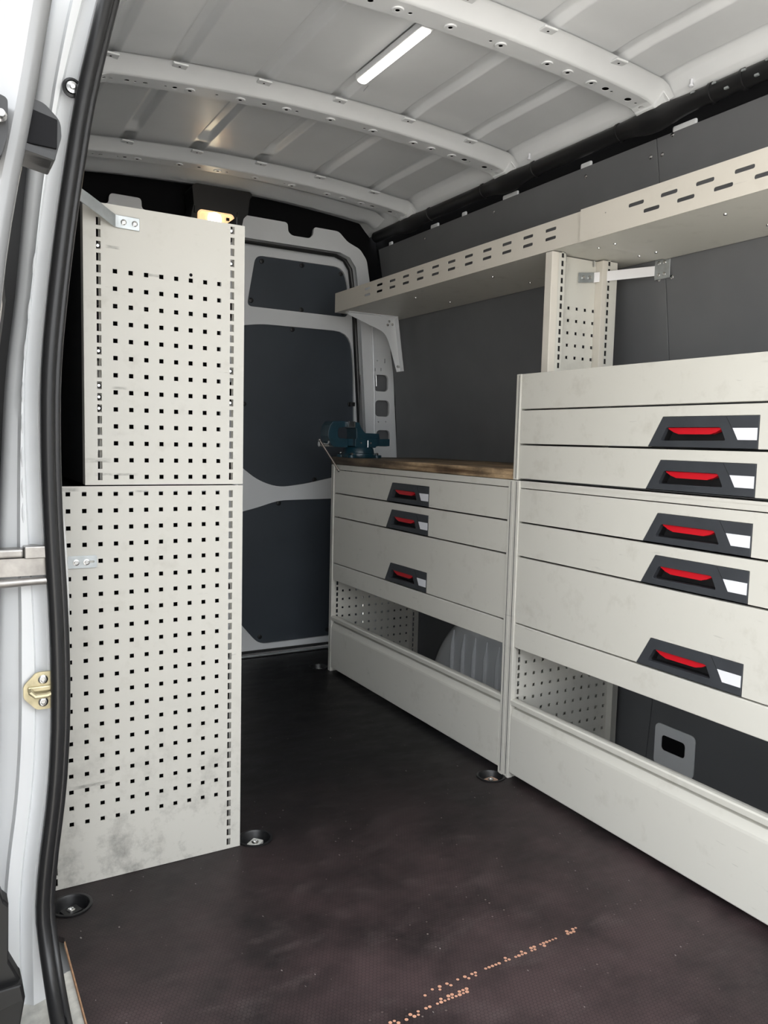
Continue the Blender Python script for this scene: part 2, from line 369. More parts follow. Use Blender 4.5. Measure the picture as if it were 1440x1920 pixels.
# ------------------------------------------------------------------ ceiling
def make_ceiling():
    ys = [Y0+0.0145*i for i in range(int((1.70-Y0)/0.0145)+1)]
    beads = [(-0.02, .024), (0.235, .026), (0.49, .026), (0.745, .026), (1.0, .026), (1.185, .022), (-0.21, .024)]
    bows = [-0.81, -0.12, 0.57, 1.26]
    xs = set(round(-0.44+0.035*i, 4) for i in range(50))
    for bx, bw in beads:
        xs = {x for x in xs if abs(x-bx) > bw*1.35}
        for k in (-1.5, -1.28, -1.2, -1.1, -1.0, -0.85, -0.7, -0.55, -0.45, -0.3, 0, 0.3, 0.45, 0.55, 0.7, 0.85, 1.0, 1.1, 1.2, 1.28, 1.5): xs.add(round(bx+k*bw, 4))
    xs = {x for x in xs if x < 1.236}
    for x in (1.215, 1.238): xs.add(x)
    xs = sorted(xs)
    def zz(x, y):
        z = zroof(x)
        for bx, bw in beads:
            d = abs(x-bx)
            if d < bw*1.6:
                u_ = min(1, max(0, (1.22-d/bw)/0.78)); prof = u_*u_*(3-2*u_)
                m = 1.0
                for yb in bows:
                    # short beads stop before the next bow
                    if bx < 0.6 and -0.02 < yb-0.075-y < 0.14 and yb > 1.0:
                        t = abs(yb-0.075-y-0.07)/0.06; m = min(m, min(1, max(0, t)))
                e = min(1, max(0, (1.40-y)/0.04)); m = min(m, e*e*(3-2*e))
                z += 0.0175*prof*m
        for yb in bows:      # skin dips slightly on to each bow
            if yb-0.165 < y < yb: z -= 0.005*min(1, (y-yb+0.165)/0.08)
        return z
    v = [(x, y, zz(x, y)) for y in ys for x in xs]; n = len(xs)
    f = [(j*n+i, (j+1)*n+i, (j+1)*n+i+1, j*n+i+1) for j in range(len(ys)-1) for i in range(n-1)]
    c = MB().add(v, f).build('ceiling', 'roof_white', smooth=True, fix=False)
    struct(c)
    s = c.modifiers.new('solid', 'SOLIDIFY'); s.thickness = 0.004; s.offset = -1
    # cross bows: hat section, perforated underside
    pat = [(-.213,.004),(-.193,.003),(-.15,.0055),(-.126,.003),(-.098,.005),(-.039,.003),(-.012,.0055),(.033,-.0035),(.116,.0035),(.19,-.0035),(.268,.0055),(.343,-.0035),(.379,.004),
           (.498,-.0035),(.625,.0035),(.658,-.0035),(.818,-.0035),(.892,-.0035),(.982,-.0035),(1.037,.0075),(1.061,.003),(1.128,.0075),(1.16,.003),(1.188,.0075)]
    for yb in bows:
        bx0, bx1 = -0.30, 1.213
        xx = [bx0+(bx1-bx0)*i/60 for i in range(61)]
        def zb(x): return zroof(min(max(x, XCEN-0.69), XCEN+0.69))-0.047-max(0, abs(x-XCEN)-0.69)*0.45
        def zt(x): return zroof(x)-0.0125
        rs = [[(x, yb-0.086, zt(x)), (x, yb-0.074, zt(x)-0.0015), (x, yb-0.034, zb(x)+0.004), (x, yb-0.031, zb(x)+0.0012), (x, yb-0.024, zb(x))] for x in xx]
        bo = MB().rings(rs, closed=False, caps=False)
        hs = [(hx, r) for hx, r in pat if bx0+0.01 < hx < bx1-0.012]
        cuts = [bx0]+[(p_[0]+q_[0])/2 for p_, q_ in zip(hs, hs[1:])]+[bx1]
        for (hx, r), c0, c1 in zip(hs, cuts, cuts[1:]):
            n_ = max(1, int((c1-c0)/0.025))
            ux = [c0+(c1-c0)*i/n_ for i in range(n_+1)]
            und = [(x, yb-0.024) for x in ux]+[(x, yb+0.040) for x in reversed(ux)]
            bo.plate(und, [circle(hx, yb+0.010, abs(r)*1.4, 12)], lambda u, v, w_: (u, v, zb(u)+w_), 0.0, 0.0015)
        rs = [[(x, yb+0.040, zb(x)), (x, yb+0.046, zb(x)+0.004), (x, yb+0.058, zt(x)), (x, yb+0.072, zt(x))] for x in xx]
        bo.rings(rs, closed=False, caps=False)
        ob = bo.build('roof_bow', 'roof_white', c, smooth=True)
        dk = MB()
        for x0_, x1_ in zip(xx[::4], xx[4::4]):
            xm = (x0_+x1_)/2
            dk.box(x0_, x1_, yb-0.020, yb+0.036, max(zb(x0_), zb(x1_))+0.006, max(zb(x0_), zb(x1_))+0.009)
        dk.build('bow_cavity', 'matt_black', ob)
        for hx, r in pat:
            if r < 0: MB().lathe((hx, yb+0.010, zb(hx)), [(0.0165, 0.0), (0.0150, -0.0030), (0.0115, -0.0034), (0.0062, -0.0024), (0.0052, 0.004)], seg=18, open_=True).build('dimple', 'roof_white', ob, smooth=True)
            if r < 0: MB().lathe((hx, yb+0.010, zb(hx)), [(0.0056, -0.0019), (0.0001, -0.0019)], seg=10).build('hole', 'matt_black', ob)
        for bxx, bw in beads:      # dropped tabs under each roof bead
            if bx0 < bxx < 1.1:
                z = zt(bxx)
                MB().box(bxx-0.022, bxx+0.022, yb-0.090, yb-0.060, z-0.009, z-0.003).build('tab', 'roof_white', ob, bev=0.003)
                MB().lathe((bxx, yb-0.074, z-0.0092), [(0.0035, 0), (0.0001, -0.0002)], seg=10).build('hole', 'matt_black', ob)
        for s_ in (1,):            # gusset foot at the far side
            zc = zb(1.2)
            g = MB().add([(1.185, yb-0.07, zt(1.185)-0.004), (1.222, yb-0.075, zroof(1.222)-0.02), (1.243, yb-0.03, 2.020), (1.19, yb-0.03, zc-0.001),
                          (1.185, yb+0.06, zt(1.185)-0.004), (1.222, yb+0.06, zroof(1.222)-0.02), (1.243, yb+0.045, 2.020), (1.19, yb+0.042, zc-0.001)],
                         [(0,1,2,3),(7,6,5,4),(3,2,6,7),(0,4,5,1),(1,5,6,2),(0,3,7,4)])
            g.build('bow_foot', 'roof_white', ob, bev=0.006)
    for y in (-0.27, 0.42):
        MB().lathe((1.205, y, zroof(1.205)-0.012), [(0.004, 0.014), (0.004, 0.0), (0.0065, -0.0005), (0.0065, -0.006), (0.002, -0.008)], seg=12).build('stud', 'label_white', c, smooth=True)
    return c
ceiling = make_ceiling()

# ------------------------------------------------------------------ wall_right: dark lining sheets on the far side
def curved_sheet(fx, y0, y1, z0, z1, t, ny=1, nz=24):
    b = MB(); zs = [z0+(z1-z0)*i/nz for i in range(nz+1)]
    ring = lambda y: [(fx(z), y, z) for z in zs]+[(fx(z)+t, y, z) for z in reversed(zs)]
    return b.rings([ring(y0), ring(y1)])
wall_r = sroot('wall_right', (1.4, 0, 0))
curved_sheet(lambda z: xw(z)+0.03, Y0, 1.70, -0.08, 2.06, 0.02).build('side_skin', 'body_white', wall_r, (1.4, 0, 0), smooth=True)
for y0, y1 in ((-1.88, -0.1015), (-0.0985, 1.612)):
    curved_sheet(xw, y0, y1, 0.0, 1.975, 0.006).build('wall_panel', 'lining', wall_r, (1.4, 0, 0), smooth=True, bev=0.001)
def screw(b, x, y, z, r=0.0065, d=-1):
    return b.lathe((x, y, z), [(r, 0.0), (r, d*0.0015), (r*0.6, d*0.0032), (0.0002, d*0.0034)], axis='x', seg=12)
for y, z in ((-0.075, 1.93), (-0.118, 1.925), (-0.16, 1.968), (-0.125, 1.57), (-0.075, 1.57), (0.2, 1.945), (0.7, 1.945), (1.2, 1.945), (-0.7, 1.93), (-0.3, 0.3), (0.15, 0.3)):
    screw(MB(), xw(z), y, z).build('screw', 'steel', wall_r, (1.4, 0, 0), smooth=True)
curved_sheet(lambda z: xw(z)+0.012, -1.88, 1.65, 1.94, 2.115, 0.004, nz=6).build('rail_void', 'matt_black', wall_r, (1.4, 0, 0), smooth=True)
for y, l in ((-0.20, 0.085), (0.20, 0.05), (0.60, 0.09), (0.90, 0.03), (1.12, 0.06), (1.50, 0.03)):
    MB().box(xw(1.98)+0.001, xw(1.98)+0.012, y-l/2, y+l/2, 1.972, 1.992).build('clip', 'body_white', wall_r, (1.4, 0, 0), bev=0.006)
# painted body pressing showing through a cut-out low on the lining
cut = MB().plate(rrect(-0.288, -0.133, 0.012, 0.152, 0.018), [rrect(-0.252, -0.160, 0.068, 0.118, 0.012)], YZ, xw(0.08)-0.007, xw(0.08)-0.002)
cut.build('lining_cutout', 'roof_white', wall_r, (1.4, 0, 0), bev=0.001)
MB().box(xw(0.08)-0.0035, xw(0.08)-0.0022, -0.255, -0.157, 0.065, 0.121).build('lining_hole', 'matt_black', wall_r, (1.4, 0, 0))
# wheel arch
def wheel_arch():
    cy, cz, R = 0.555, -0.085, 0.475
    rs = []; n = 36
    a0, a1 = math.radians(17), math.radians(163)
    xin, xout = 1.20, 1.40
    for k in range(n+1):
        a = a0+(a1-a0)*k/n; c, s = math.cos(a), math.sin(a); ring = []
        for (x, rr) in ((xout, R), (xin+0.11, R), (xin+0.075, R-0.006), (xin+0.045, R-0.022), (xin+0.022, R-0.048), (xin+0.008, R-0.085), (xin, R-0.14), (xin-0.004, R-0.24), (xin-0.006, 0.15)):
            ring.append((x, cy+rr*c, cz+rr*s))
        rs.append(ring)
    b = MB().rings(rs, closed=False, caps=False)
    wa = b.build('wheel_arch', 'body_white', wall_r, (1.4, 0, 0), smooth=True)
    for i in range(6):
        y = 0.78-0.075*i
        MB().tube([(1.201, y, 0.0), (1.196, y, 0.12), (1.196, y, 0.20), (1.203, y, 0.27)], [0.010, 0.010, 0.009, 0.003], 8, 1.0).build('rib', 'body_white', wa, (1.4, 0, 0), smooth=True)
wheel_arch()

wf = sroot('wall_front_added', (0.46, Y0, 0))  # added out of view to block part of the light from the front
MB().plate([(-0.40, 0.0), (1.36, 0.0), (1.40, BLOCKER_H), (-0.46, BLOCKER_H)], [], XZ, Y0, Y0+0.02).build('light_blocker', 'body_white', wf, (0.46, Y0, 0))
# ------------------------------------------------------------------ wall_rear: painted door frame
RC = 0.46
mir = lambda l: [(2*RC-x, z) for x, z in reversed(l)]
inR = [(1.285, -0.02), (1.262, 0.5), (1.223, 1.08), (1.179, 1.63), (1.160, 1.80), (1.148, 1.875), (1.115, 1.918), (1.06, 1.936)]
outR = [(1.41, -0.06), (1.412, 0.5), (1.405, 0.97), (1.372, 1.38), (1.345, 1.545), (1.315, 1.62), (1.245, 1.72), (1.221, 1.838), (1.206, 1.919), (1.168, 1.965), (1.10, 1.990), (1.051, 2.032)]
wall_b = sroot('wall_rear', (RC, 1.62, 0))
WO = (RC, 1.62, 0)
outer = outR+[(0.92, 2.033), (0.918, 1.997), (0.90, 1.978), (0.812, 1.978), (0.792, 1.991), (0.789, 2.033)]+[(0.34, 2.035), (0.335, 1.985), (0.13, 1.985), (0.128, 2.03), (0.0, 2.03), (-0.005, 1.985), (-0.06, 1.985), (-0.104, 2.026)]+mir(outR)[1:]
frame_h = [rrect(1.263, 1.344, 1.289, 1.371, 0.020), rrect(1.272, 1.354, 1.164, 1.245, 0.020), rrect(1.282, 1.361, 1.014, 1.096, 0.020),
           rrect(1.262, 1.269, 1.388, 1.402, 0.001, 1), rrect(1.297, 1.304, 1.390, 1.404, 0.001, 1), circle(1.293, 1.137, 0.0035, 8), circle(1.335, 1.139, 0.0035, 8),
           rrect(1.318, 1.324, 1.43, 1.452, 0.002, 2), circle(1.278, 1.44, 0.0035, 8)]
# frame with the door opening as one more hole
opening = [(x, z) for x, z in inR]+[(2*RC-x, z) for x, z in reversed(inR)]
base_out = rpoly([(x, z) for x, z in outer], 0.016, 4)
fr = MB().plate(base_out, [[(x, z+0.0) if z > 0 else (x, 0.0) for x, z in opening]]+frame_h, XZ, 1.62, 1.635)
fro = fr.build('door_frame', 'body_white', wall_b, WO, bev=0.004)
# pillar crease and return lip running into the door gap
def strip(path, y0, y1, name, mat, parent, org, t=0.004):
    b = MB(); rs = []
    for x, z in path: rs.append([(x, y0, z), (x, y1, z), (x+t, y1, z), (x+t, y0, z)])
    return b.rings(rs).build(name, mat, parent, org, smooth=True)
strip([(x, z) for x, z in inR], 1.625, 1.665, 'frame_return', 'body_white', wall_b, WO)
strip([(2*RC-x-0.004, z) for x, z in inR], 1.625, 1.665, 'frame_return', 'body_white', wall_b, WO)
MB().box(1.06-0.6*2+0.0, 1.06, 1.625, 1.665, 1.936, 1.940).build('frame_return', 'body_white', wall_b, WO)
MB().tube([(1.245, 1.618, 1.60), (1.262, 1.617, 1.3), (1.272, 1.617, 0.97)], 0.006, 8).build('crease', 'body_white', wall_b, WO, smooth=True)
seal_path = [(x-0.004, 1.672, max(z, -0.01)) for x, z in inR]+[(2*RC-x+0.004, 1.672, max(z, -0.01)) for x, z in reversed(inR)]
MB().tube(seal_path, 0.014, 10).build('rear_door_seal', 'rubber', wall_b, WO, smooth=True)
# dark void behind the header and the corners, closing the shell up to the roof
void = [(-0.46, 1.0), (-0.46, 1.90), (-0.32, 2.10)]+[(x*0.05, zroof(x*0.05)+0.01) for x in range(-4, 25)]+[(1.29, 2.02), (1.42, 1.6), (1.44, 1.0), (1.42, -0.06), (1.29, -0.06), (1.268, 0.5), (1.229, 1.08), (1.185, 1.63), (1.165, 1.80), (1.152, 1.88), (1.118, 1.924), (1.06, 1.942), (-0.14, 1.942), (-0.2, 1.9), (-0.31, 1.0)]
MB().plate(void, [], XZ, 1.655, 1.660).build('frame_void', 'matt_black', wall_b, WO)
MB().box(1.20, 1.40, 1.648, 1.654, 0.9, 1.45).build('pillar_inner', 'lining', wall_b, WO)
MB().cyl((1.29, 1.645, 1.315), (1.286, 1.645, 1.375), 0.003, 8).build('pillar_rod', 'steel', wall_b, WO, smooth=True)
# painted rear roof rail
rs = [[(x*0.05, y, zroof(x*0.05)-d) for y, d in ((1.44, 0.002), (1.50, 0.022), (1.55, 0.026), (1.57, 0.012))] for x in range(-6, 25)]
MB().rings(rs, closed=False, caps=False).build('rear_roof_rail', 'roof_white', wall_b, WO, smooth=True)

# ------------------------------------------------------------------ rear doors
def rear_door(name, m):
    X = (lambda x: x) if not m else (lambda x: 2*RC-x)
    def F(u, v, w_): return (X(u), w_, v)
    org = (X(0.85), 1.74, 0)
    d = sroot(name, org)
    out = rpoly([(0.478, 0.0), (0.70, 0.012), (1.275, 0.018), (1.262, 0.5), (1.235, 1.08), (1.205, 1.642), (1.184, 1.834), (1.152, 1.93), (1.10, 1.945), (0.478, 1.945)], [0, 0, .03, 0, 0, 0, 0.02, 0.03, 0.02, 0])
    up = rpoly([(0.664, 1.885), (1.118, 1.886), (1.150, 1.79), (1.155, 1.648), (0.625, 1.650), (0.632, 1.70)], [0.035, 0.06, 0.05, 0.035, 0.045, 0.02])
    midp = rpoly([(0.575, 1.555), (0.70, 1.575), (1.165, 1.578), (1.188, 1.40), (1.198, 1.10), (1.212, 0.88), (1.081, 0.853), (0.93, 0.822), (0.79, 0.806), (0.684, 0.842), (0.575, 0.925)], [0.04, 0.05, 0.13, 0.05, 0, 0.04, 0.03, 0.05, 0.06, 0.05, 0.03])
    low = rpoly([(0.575, 0.685), (0.69, 0.712), (0.79, 0.743), (1.222, 0.750), (1.238, 0.048), (0.70, 0.042), (0.64, 0.11), (0.575, 0.19)], [0.03, 0.04, 0.05, 0.03, 0.03, 0.07, 0.04, 0.03])
    b = MB().plate(out, [up, midp, low], F, 1.700, 1.712); b.build('door_shell', 'body_white', d, org, bev=0.006, seg=3)
    grow = lambda l, k: [((x-0.85)*k+0.85, (z-sum(q[1] for q in l)/len(l))*k+sum(q[1] for q in l)/len(l)) for x, z in l]
    MB().plate(out, [], F, 1.724, 1.76).build('door_skin', 'body_white', d, org)
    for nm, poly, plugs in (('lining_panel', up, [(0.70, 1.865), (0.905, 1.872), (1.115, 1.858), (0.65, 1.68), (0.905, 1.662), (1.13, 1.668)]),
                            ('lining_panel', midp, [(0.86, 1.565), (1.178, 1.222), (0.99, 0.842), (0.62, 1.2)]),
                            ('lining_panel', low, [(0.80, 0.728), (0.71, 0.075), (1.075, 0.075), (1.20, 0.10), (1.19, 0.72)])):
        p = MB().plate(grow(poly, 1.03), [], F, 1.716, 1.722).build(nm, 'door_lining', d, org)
        for u, z in plugs:
            MB().lathe((X(u), 1.716, z), [(0.012, 0), (0.011, -0.003), (0.007, -0.0045), (0.0002, -0.0045)], axis='y', seg=14).build('plug', 'black_plastic', p, org, smooth=True)
    MB().box(X(1.170), X(1.196), 1.690, 1.700, 1.212, 1.232).build('latch_catch', 'black_plastic', d, org, bev=0.002)
    MB().box(X(0.49), X(1.25), 1.692, 1.70, 0.003, 0.016).build('bottom_seal', 'rubber', d, org)
rear_door('door_1', False)
rear_door('door_2', True)

# ------------------------------------------------------------------ wall_left: near side body, door jamb, roof rail
SEAL = [(2.0,-.305),(1.82,-.355),(1.63,-.400),(1.44,-.430),(1.30,-.448),(1.15,-.463),(1.0,-.4645),(.86,-.461),(.71,-.454),(.555,-.452),(.45,-.456),(.35,-.464),(.25,-.479),(.14,-.487),(.03,-.486),(-.2,-.486)]
XI = [(2.0,-.33),(1.6,-.42),(1.1,-.478),(1.0,-.460),(.85,-.447),(.72,-.4425),(.6,-.445),(.4,-.452),(.2,-.478),(0,-.482)]
LIP = [(0.6, 0.024), (0.82, 0.008), (0.96, -0.006), (1.1, -0.014), (1.29, -0.022), (1.52, -0.014), (1.80, 0.008)]
def xs_(z): return sm(SEAL, z)
wall_l = sroot('wall_left', (-0.47, 0.6, 0))
LO = (-0.47, 0.6, 0)
zs = [-0.35+0.04*i for i in range(58)]
def jamb_ring(z):
    s = xs_(z); xi = sm(XI, z); ex = sm(LIP, z)
    return [(xi, -0.16, z), (xi, -0.285, z), (xi-0.004, -0.296, z), (s-0.008, -0.316, z), (s-0.034, -0.318, z), (s-0.046, -0.304, z), (s-0.052, -0.300, z),
            (s-0.056, -0.311, z), (s-0.066-ex*.5, -0.311, z), (s-0.070-ex*.5, -0.298, z), (s-0.084-ex, -0.293, z), (s-0.092-ex, -0.285, z), (s-0.096-ex, -0.268, z), (s-0.098-ex, -0.235, z)]
MB().rings([jamb_ring(z) for z in zs], closed=False, caps=False).build('door_jamb', 'body_white', wall_l, LO, smooth=True)
def skin_ring(z):
    s = xs_(z); ex = sm(LIP, z)
    return [(s-0.098-ex, -0.235, z), (s-0.098-ex, 0.2, z), (s-0.098-ex, 0.6, z), (s-0.095-ex, 1.2, z), (s-0.090-ex, 1.72, z)]
MB().rings([skin_ring(z) for z in zs], closed=False, caps=False).build('side_skin', 'gloss_white', wall_l, LO, smooth=True)
# raised weld flange bumps down the jamb
for k, z in enumerate((1.34, 1.26, 1.19, 1.115, 1.06, 1.0, 0.945, 0.90)):
    wx_ = lambda q: xs_(q)-0.061-0.25*sm(LIP, q)
    MB().tube([(wx_(z+0.018), -0.3112, z+0.018), (wx_(z+0.006), -0.3112, z+0.006), (wx_(z-0.006), -0.3112, z-0.006), (wx_(z-0.018), -0.3112, z-0.018)], [0.0006, 0.0026, 0.0026, 0.0006], 8).build('weld_bump', 'body_white', wall_l, LO, smooth=True)
# inner lining and roof side rail
curved_sheet(lambda z: min(xn(z), -0.474 if z < 0.95 else 9)-0.008, -0.16, 1.60, 0.0, 1.90, 0.005).build('wall_panel', 'lining', wall_l, LO, smooth=True)
rs = [[(-0.43, y, 1.86), (-0.345, y, 1.86), (-0.325, y, 1.875), (-0.30, y, 1.95), (-0.27, y, 2.02), (-0.23, y, zroof(-0.23)-0.004), (-0.30, y, 2.12), (-0.43, y, 2.05)] for y in (Y0, 1.70)]
MB().rings(rs).build('roof_rail', 'body_white', wall_l, LO, smooth=True)
# sill beside the floor board
rs = [[(-0.447, y, -0.014), (-0.455, y, -0.014), (-0.463, y, -0.018), (-0.475, y, -0.03), (-0.50, y, -0.032), (-0.535, y, -0.04), (-0.56, y, -0.06), (-0.575, y, -0.12), (-0.58, y, -0.40), (-0.44, y, -0.40)] for y in (Y0, -1.4, -0.9, -0.6, -0.28)]
MB().rings(rs).build('door_sill', 'sill_white', wall_l, LO, smooth=True)
# outer weatherstrip along the jamb lip
rs = []
for i in range(31):
    z = 0.83+0.75*i/30; s = xs_(z)-0.094-sm(LIP, z)
    t = 0.013 if z < 1.28 else 0.013+0.014*min(1, (z-1.28)/0.08)
    t *= min(1, (1.585-z)/0.05)
    rs.append([(s-0.002, -0.252, z), (s-0.004-t, -0.248, z), (s-0.006-t, -0.20, z), (s-0.002, -0.19, z)])
MB().rings(rs).build('weatherstrip', 'rubber', wall_l, LO, smooth=True)
# screw plug high on the jamb
zp = 1.647
MB().lathe((-0.434, -0.318, zp), [(0.0165, 0.0), (0.0165, -0.004), (0.0125, -0.005), (0.0115, -0.002), (0.0002, -0.002)], axis='y', seg=22).build('plug_ring', 'rubber', wall_l, LO, smooth=True)
MB().lathe((-0.434, -0.320, zp), [(0.011, 0.0), (0.010, -0.004), (0.0045, -0.005), (0.004, -0.009), (0.0002, -0.009)], axis='y', seg=16).build('plug_screw', 'steel', wall_l, LO, smooth=True)

# ------------------------------------------------------------------ rubber seal of the sliding-door opening
def door_seal():
    t = thing('door_seal', 'black rubber seal running down the white sliding door jamb', 'door seal', (-0.48, -0.33, 0))
    org = (-0.48, -0.33, 0)
    path = []
    for i in range(40): path.append((2.0-(2.0-0.17)*i/39, 0))
    def P(z, off, y): return (xs_(z)+off, y, z)
    up = [(z) for z, _ in path]
    def full(off, y, zo):
        p = [P(z, off, y) for z in up]
        for k in range(1, 9):      # lower corner bends forward on to the sill
            a = math.radians(90*k/8); R = 0.16
            p.append((-0.487+off+0.012*math.sin(a), y-R*(1-math.cos(a)), 0.17-R*math.sin(a)+zo*math.sin(a)))
        for y2 in (-0.6, -0.8, -1.2, -1.7): p.append((-0.474+off, y2, 0.01+zo))
        return p
    MB().tube(full(-0.0195, -0.336, 0.0), 0.0125, 12).build('bulb', 'rubber', t, org, smooth=True)
    MB().tube(full(-0.0045, -0.328, 0.0), 0.0078, 10).build('lip', 'rubber', t, org, smooth=True)
    MB().tube(full(-0.010, -0.318, 0.0), 0.0100, 8).build('carrier', 'matt_black', t, org, smooth=True)
door_seal()

# ------------------------------------------------------------------ jamb fittings
t = thing('door_track', 'bare steel sliding door track let into the white jamb', 'track', (-0.53, -0.32, 0.81)); org = (-0.53, -0.32, 0.81)
def arc(x0, x1, y, z0, z1, dep): return [[(x, y-0.004+dep*((x-x0)/(x1-x0))**2*0, z0), (x, y+0.02, z0), (x, y+0.02, z1), (x, y-0.004, z1)] for x in (x0, (x0+x1)/2, x1)]
MB().box(-0.64, -0.525, -0.334, -0.30, 0.822, 0.838).build('upper_rail', 'track_steel', t, org, bev=0.004, seg=3)
MB().box(-0.525, -0.478, -0.338, -0.30, 0.820, 0.842).build('rail_end', 'track_steel', t, org, bev=0.002)
MB().box(-0.64, -0.478, -0.326, -0.30, 0.788, 0.820).build('channel', 'track_steel', t, org)
MB().box(-0.487, -0.478, -0.331, -0.32, 0.789, 0.813).build('channel_plate', 'track_steel', t, org, bev=0.001)
MB().tube([(-0.64, -0.335, 0.780), (-0.56, -0.334, 0.7775), (-0.478, -0.330, 0.779)], 0.0075, 10).build('lower_lip', 'track_steel', t, org, smooth=True)

t = thing('striker_plate', 'yellow zinc striker plate with two bolts on the white jamb', 'striker', (-0.497, -0.318, 0.572)); org = (-0.497, -0.318, 0.572)
MB().plate(rpoly([(-0.470, 0.538), (-0.507, 0.538), (-0.529, 0.562), (-0.529, 0.585), (-0.507, 0.608), (-0.470, 0.608)], 0.006), [], XZ, -0.3225, -0.3175).build('plate', 'gold_zinc', t, org, bev=0.001)
for z in (0.5945, 0.5525):
    s_ = MB().lathe((-0.496, -0.3225, z), [(0.0085, 0), (0.0085, -0.003), (0.006, -0.0045), (0.0045, -0.0045), (0.0035, -0.002), (0.0002, -0.002)], axis='y', seg=16).build('bolt', 'steel', t, org, smooth=True)
MB().tube([(-0.517, -0.3235, 0.578), (-0.517, -0.332, 0.5735), (-0.510, -0.334, 0.567), (-0.490, -0.334, 0.567), (-0.478, -0.333, 0.572), (-0.474, -0.3235, 0.580)], 0.0048, 8).build('loop', 'gold_zinc', t, org, smooth=True)
MB().box(-0.522, -0.474, -0.3275, -0.3215, 0.573, 0.583).build('shelf', 'gold_zinc', t, org, bev=0.002)

# ------------------------------------------------------------------ open sliding door, slid back along the outside
XD = [(-0.3,-.605),(0.0,-.615),(0.4,-.625),(0.8,-.618),(1.0,-.603),(1.208,-.583),(1.3,-.571),(1.379,-.556),(1.446,-.542),(1.577,-.521),(1.75,-.487),(1.95,-.44)]
door3 = sroot('door_3', (-0.62, -0.2, 0)); DO = (-0.62, -0.2, 0)
rs = []
for i in range(48):
    z = -0.25+2.15*i/47; x = sm(XD, z)
    ring = []
    for k in range(9):
        a = math.radians(-90+180*k/8)
        ring.append((x-0.021+0.021*math.sin(-a), -0.735-0.021*math.cos(a), z))
    # inner edge rounded, then step back to the door's inner face, outer skin
    rs.append([(x-0.045, 0.50, z), (x-0.045, -0.66, z), (x-0.010, -0.69, z)]+[(x, -0.715, z)]+ring[0:5]+[(x-0.032, -0.748, z), (x-0.050, -0.742, z), (x-0.054, -0.73, z), (x-0.060, -0.5, z), (x-0.062, 0.50, z)])
MB().rings(rs).build('door_leaf', 'door_white_dim', door3, DO, smooth=True)
b = MB().plate(rpoly([(-0.552, 1.462), (-0.530, 1.458), (-0.511, 1.440), (-0.510, 1.420), (-0.519, 1.388), (-0.562, 1.396)], [0, .006, .008, .004, .003, 0]), [], XZ, -0.735, -0.675)
bmp = b.build('bumper', 'black_plastic', door3, DO, bev=0.002)
MB().plate([(-0.545, 1.447), (-0.515, 1.440), (-0.516, 1.404), (-0.553, 1.405)], [], XZ, -0.738, -0.734).build('bumper_face', 'matt_black', bmp, DO, bev=0.001)
MB().plate([(-0.562, 1.396), (-0.519, 1.388), (-0.517, 1.397), (-0.561, 1.405)], [], XZ, -0.742, -0.70).build('bumper_lip', 'black_plastic', bmp, DO, bev=0.001)
lt = MB().plate(rpoly([(-0.575, 1.44), (-0.592, 1.445), (-0.605, 1.44), (-0.605, 1.36), (-0.583, 1.372), (-0.575, 1.40)], 0.005), [], XZ, -0.775, -0.745).build('latch', 'black_plastic', door3, DO, bev=0.002)
MB().lathe((-0.584, -0.772, 1.4155), [(0.0075, 0), (0.0075, -0.012), (0.005, -0.014), (0.0042, -0.022), (0.0002, -0.022)], axis='y', seg=14).build('pin', 'steel', lt, DO, smooth=True)
MB().lathe((-0.590, -0.774, 1.4335), [(0.006, 0), (0.0055, -0.003), (0.0002, -0.003)], axis='y', seg=14).build('latch_bolt', 'steel', lt, DO, smooth=True)
# black lower guide arm of the door, at the foot of the jamb
b = MB().plate([(-0.63, 0.30), (-0.585, 0.295), (-0.578, 0.272), (-0.570, 0.262), (-0.572, 0.165), (-0.552, 0.118), (-0.548, 0.085), (-0.555, 0.045), (-0.60, 0.0), (-0.63, 0.0)], [], XZ, -0.47, -0.43)
arm = b.build('guide_arm', 'black_plastic', door3, DO, bev=0.004)
MB().plate([(-0.61, 0.125), (-0.553, 0.125), (-0.548, 0.095), (-0.60, 0.085)], [], XZ, -0.485, -0.43).build('guide_roller_cover', 'black_plastic', arm, DO, bev=0.004)

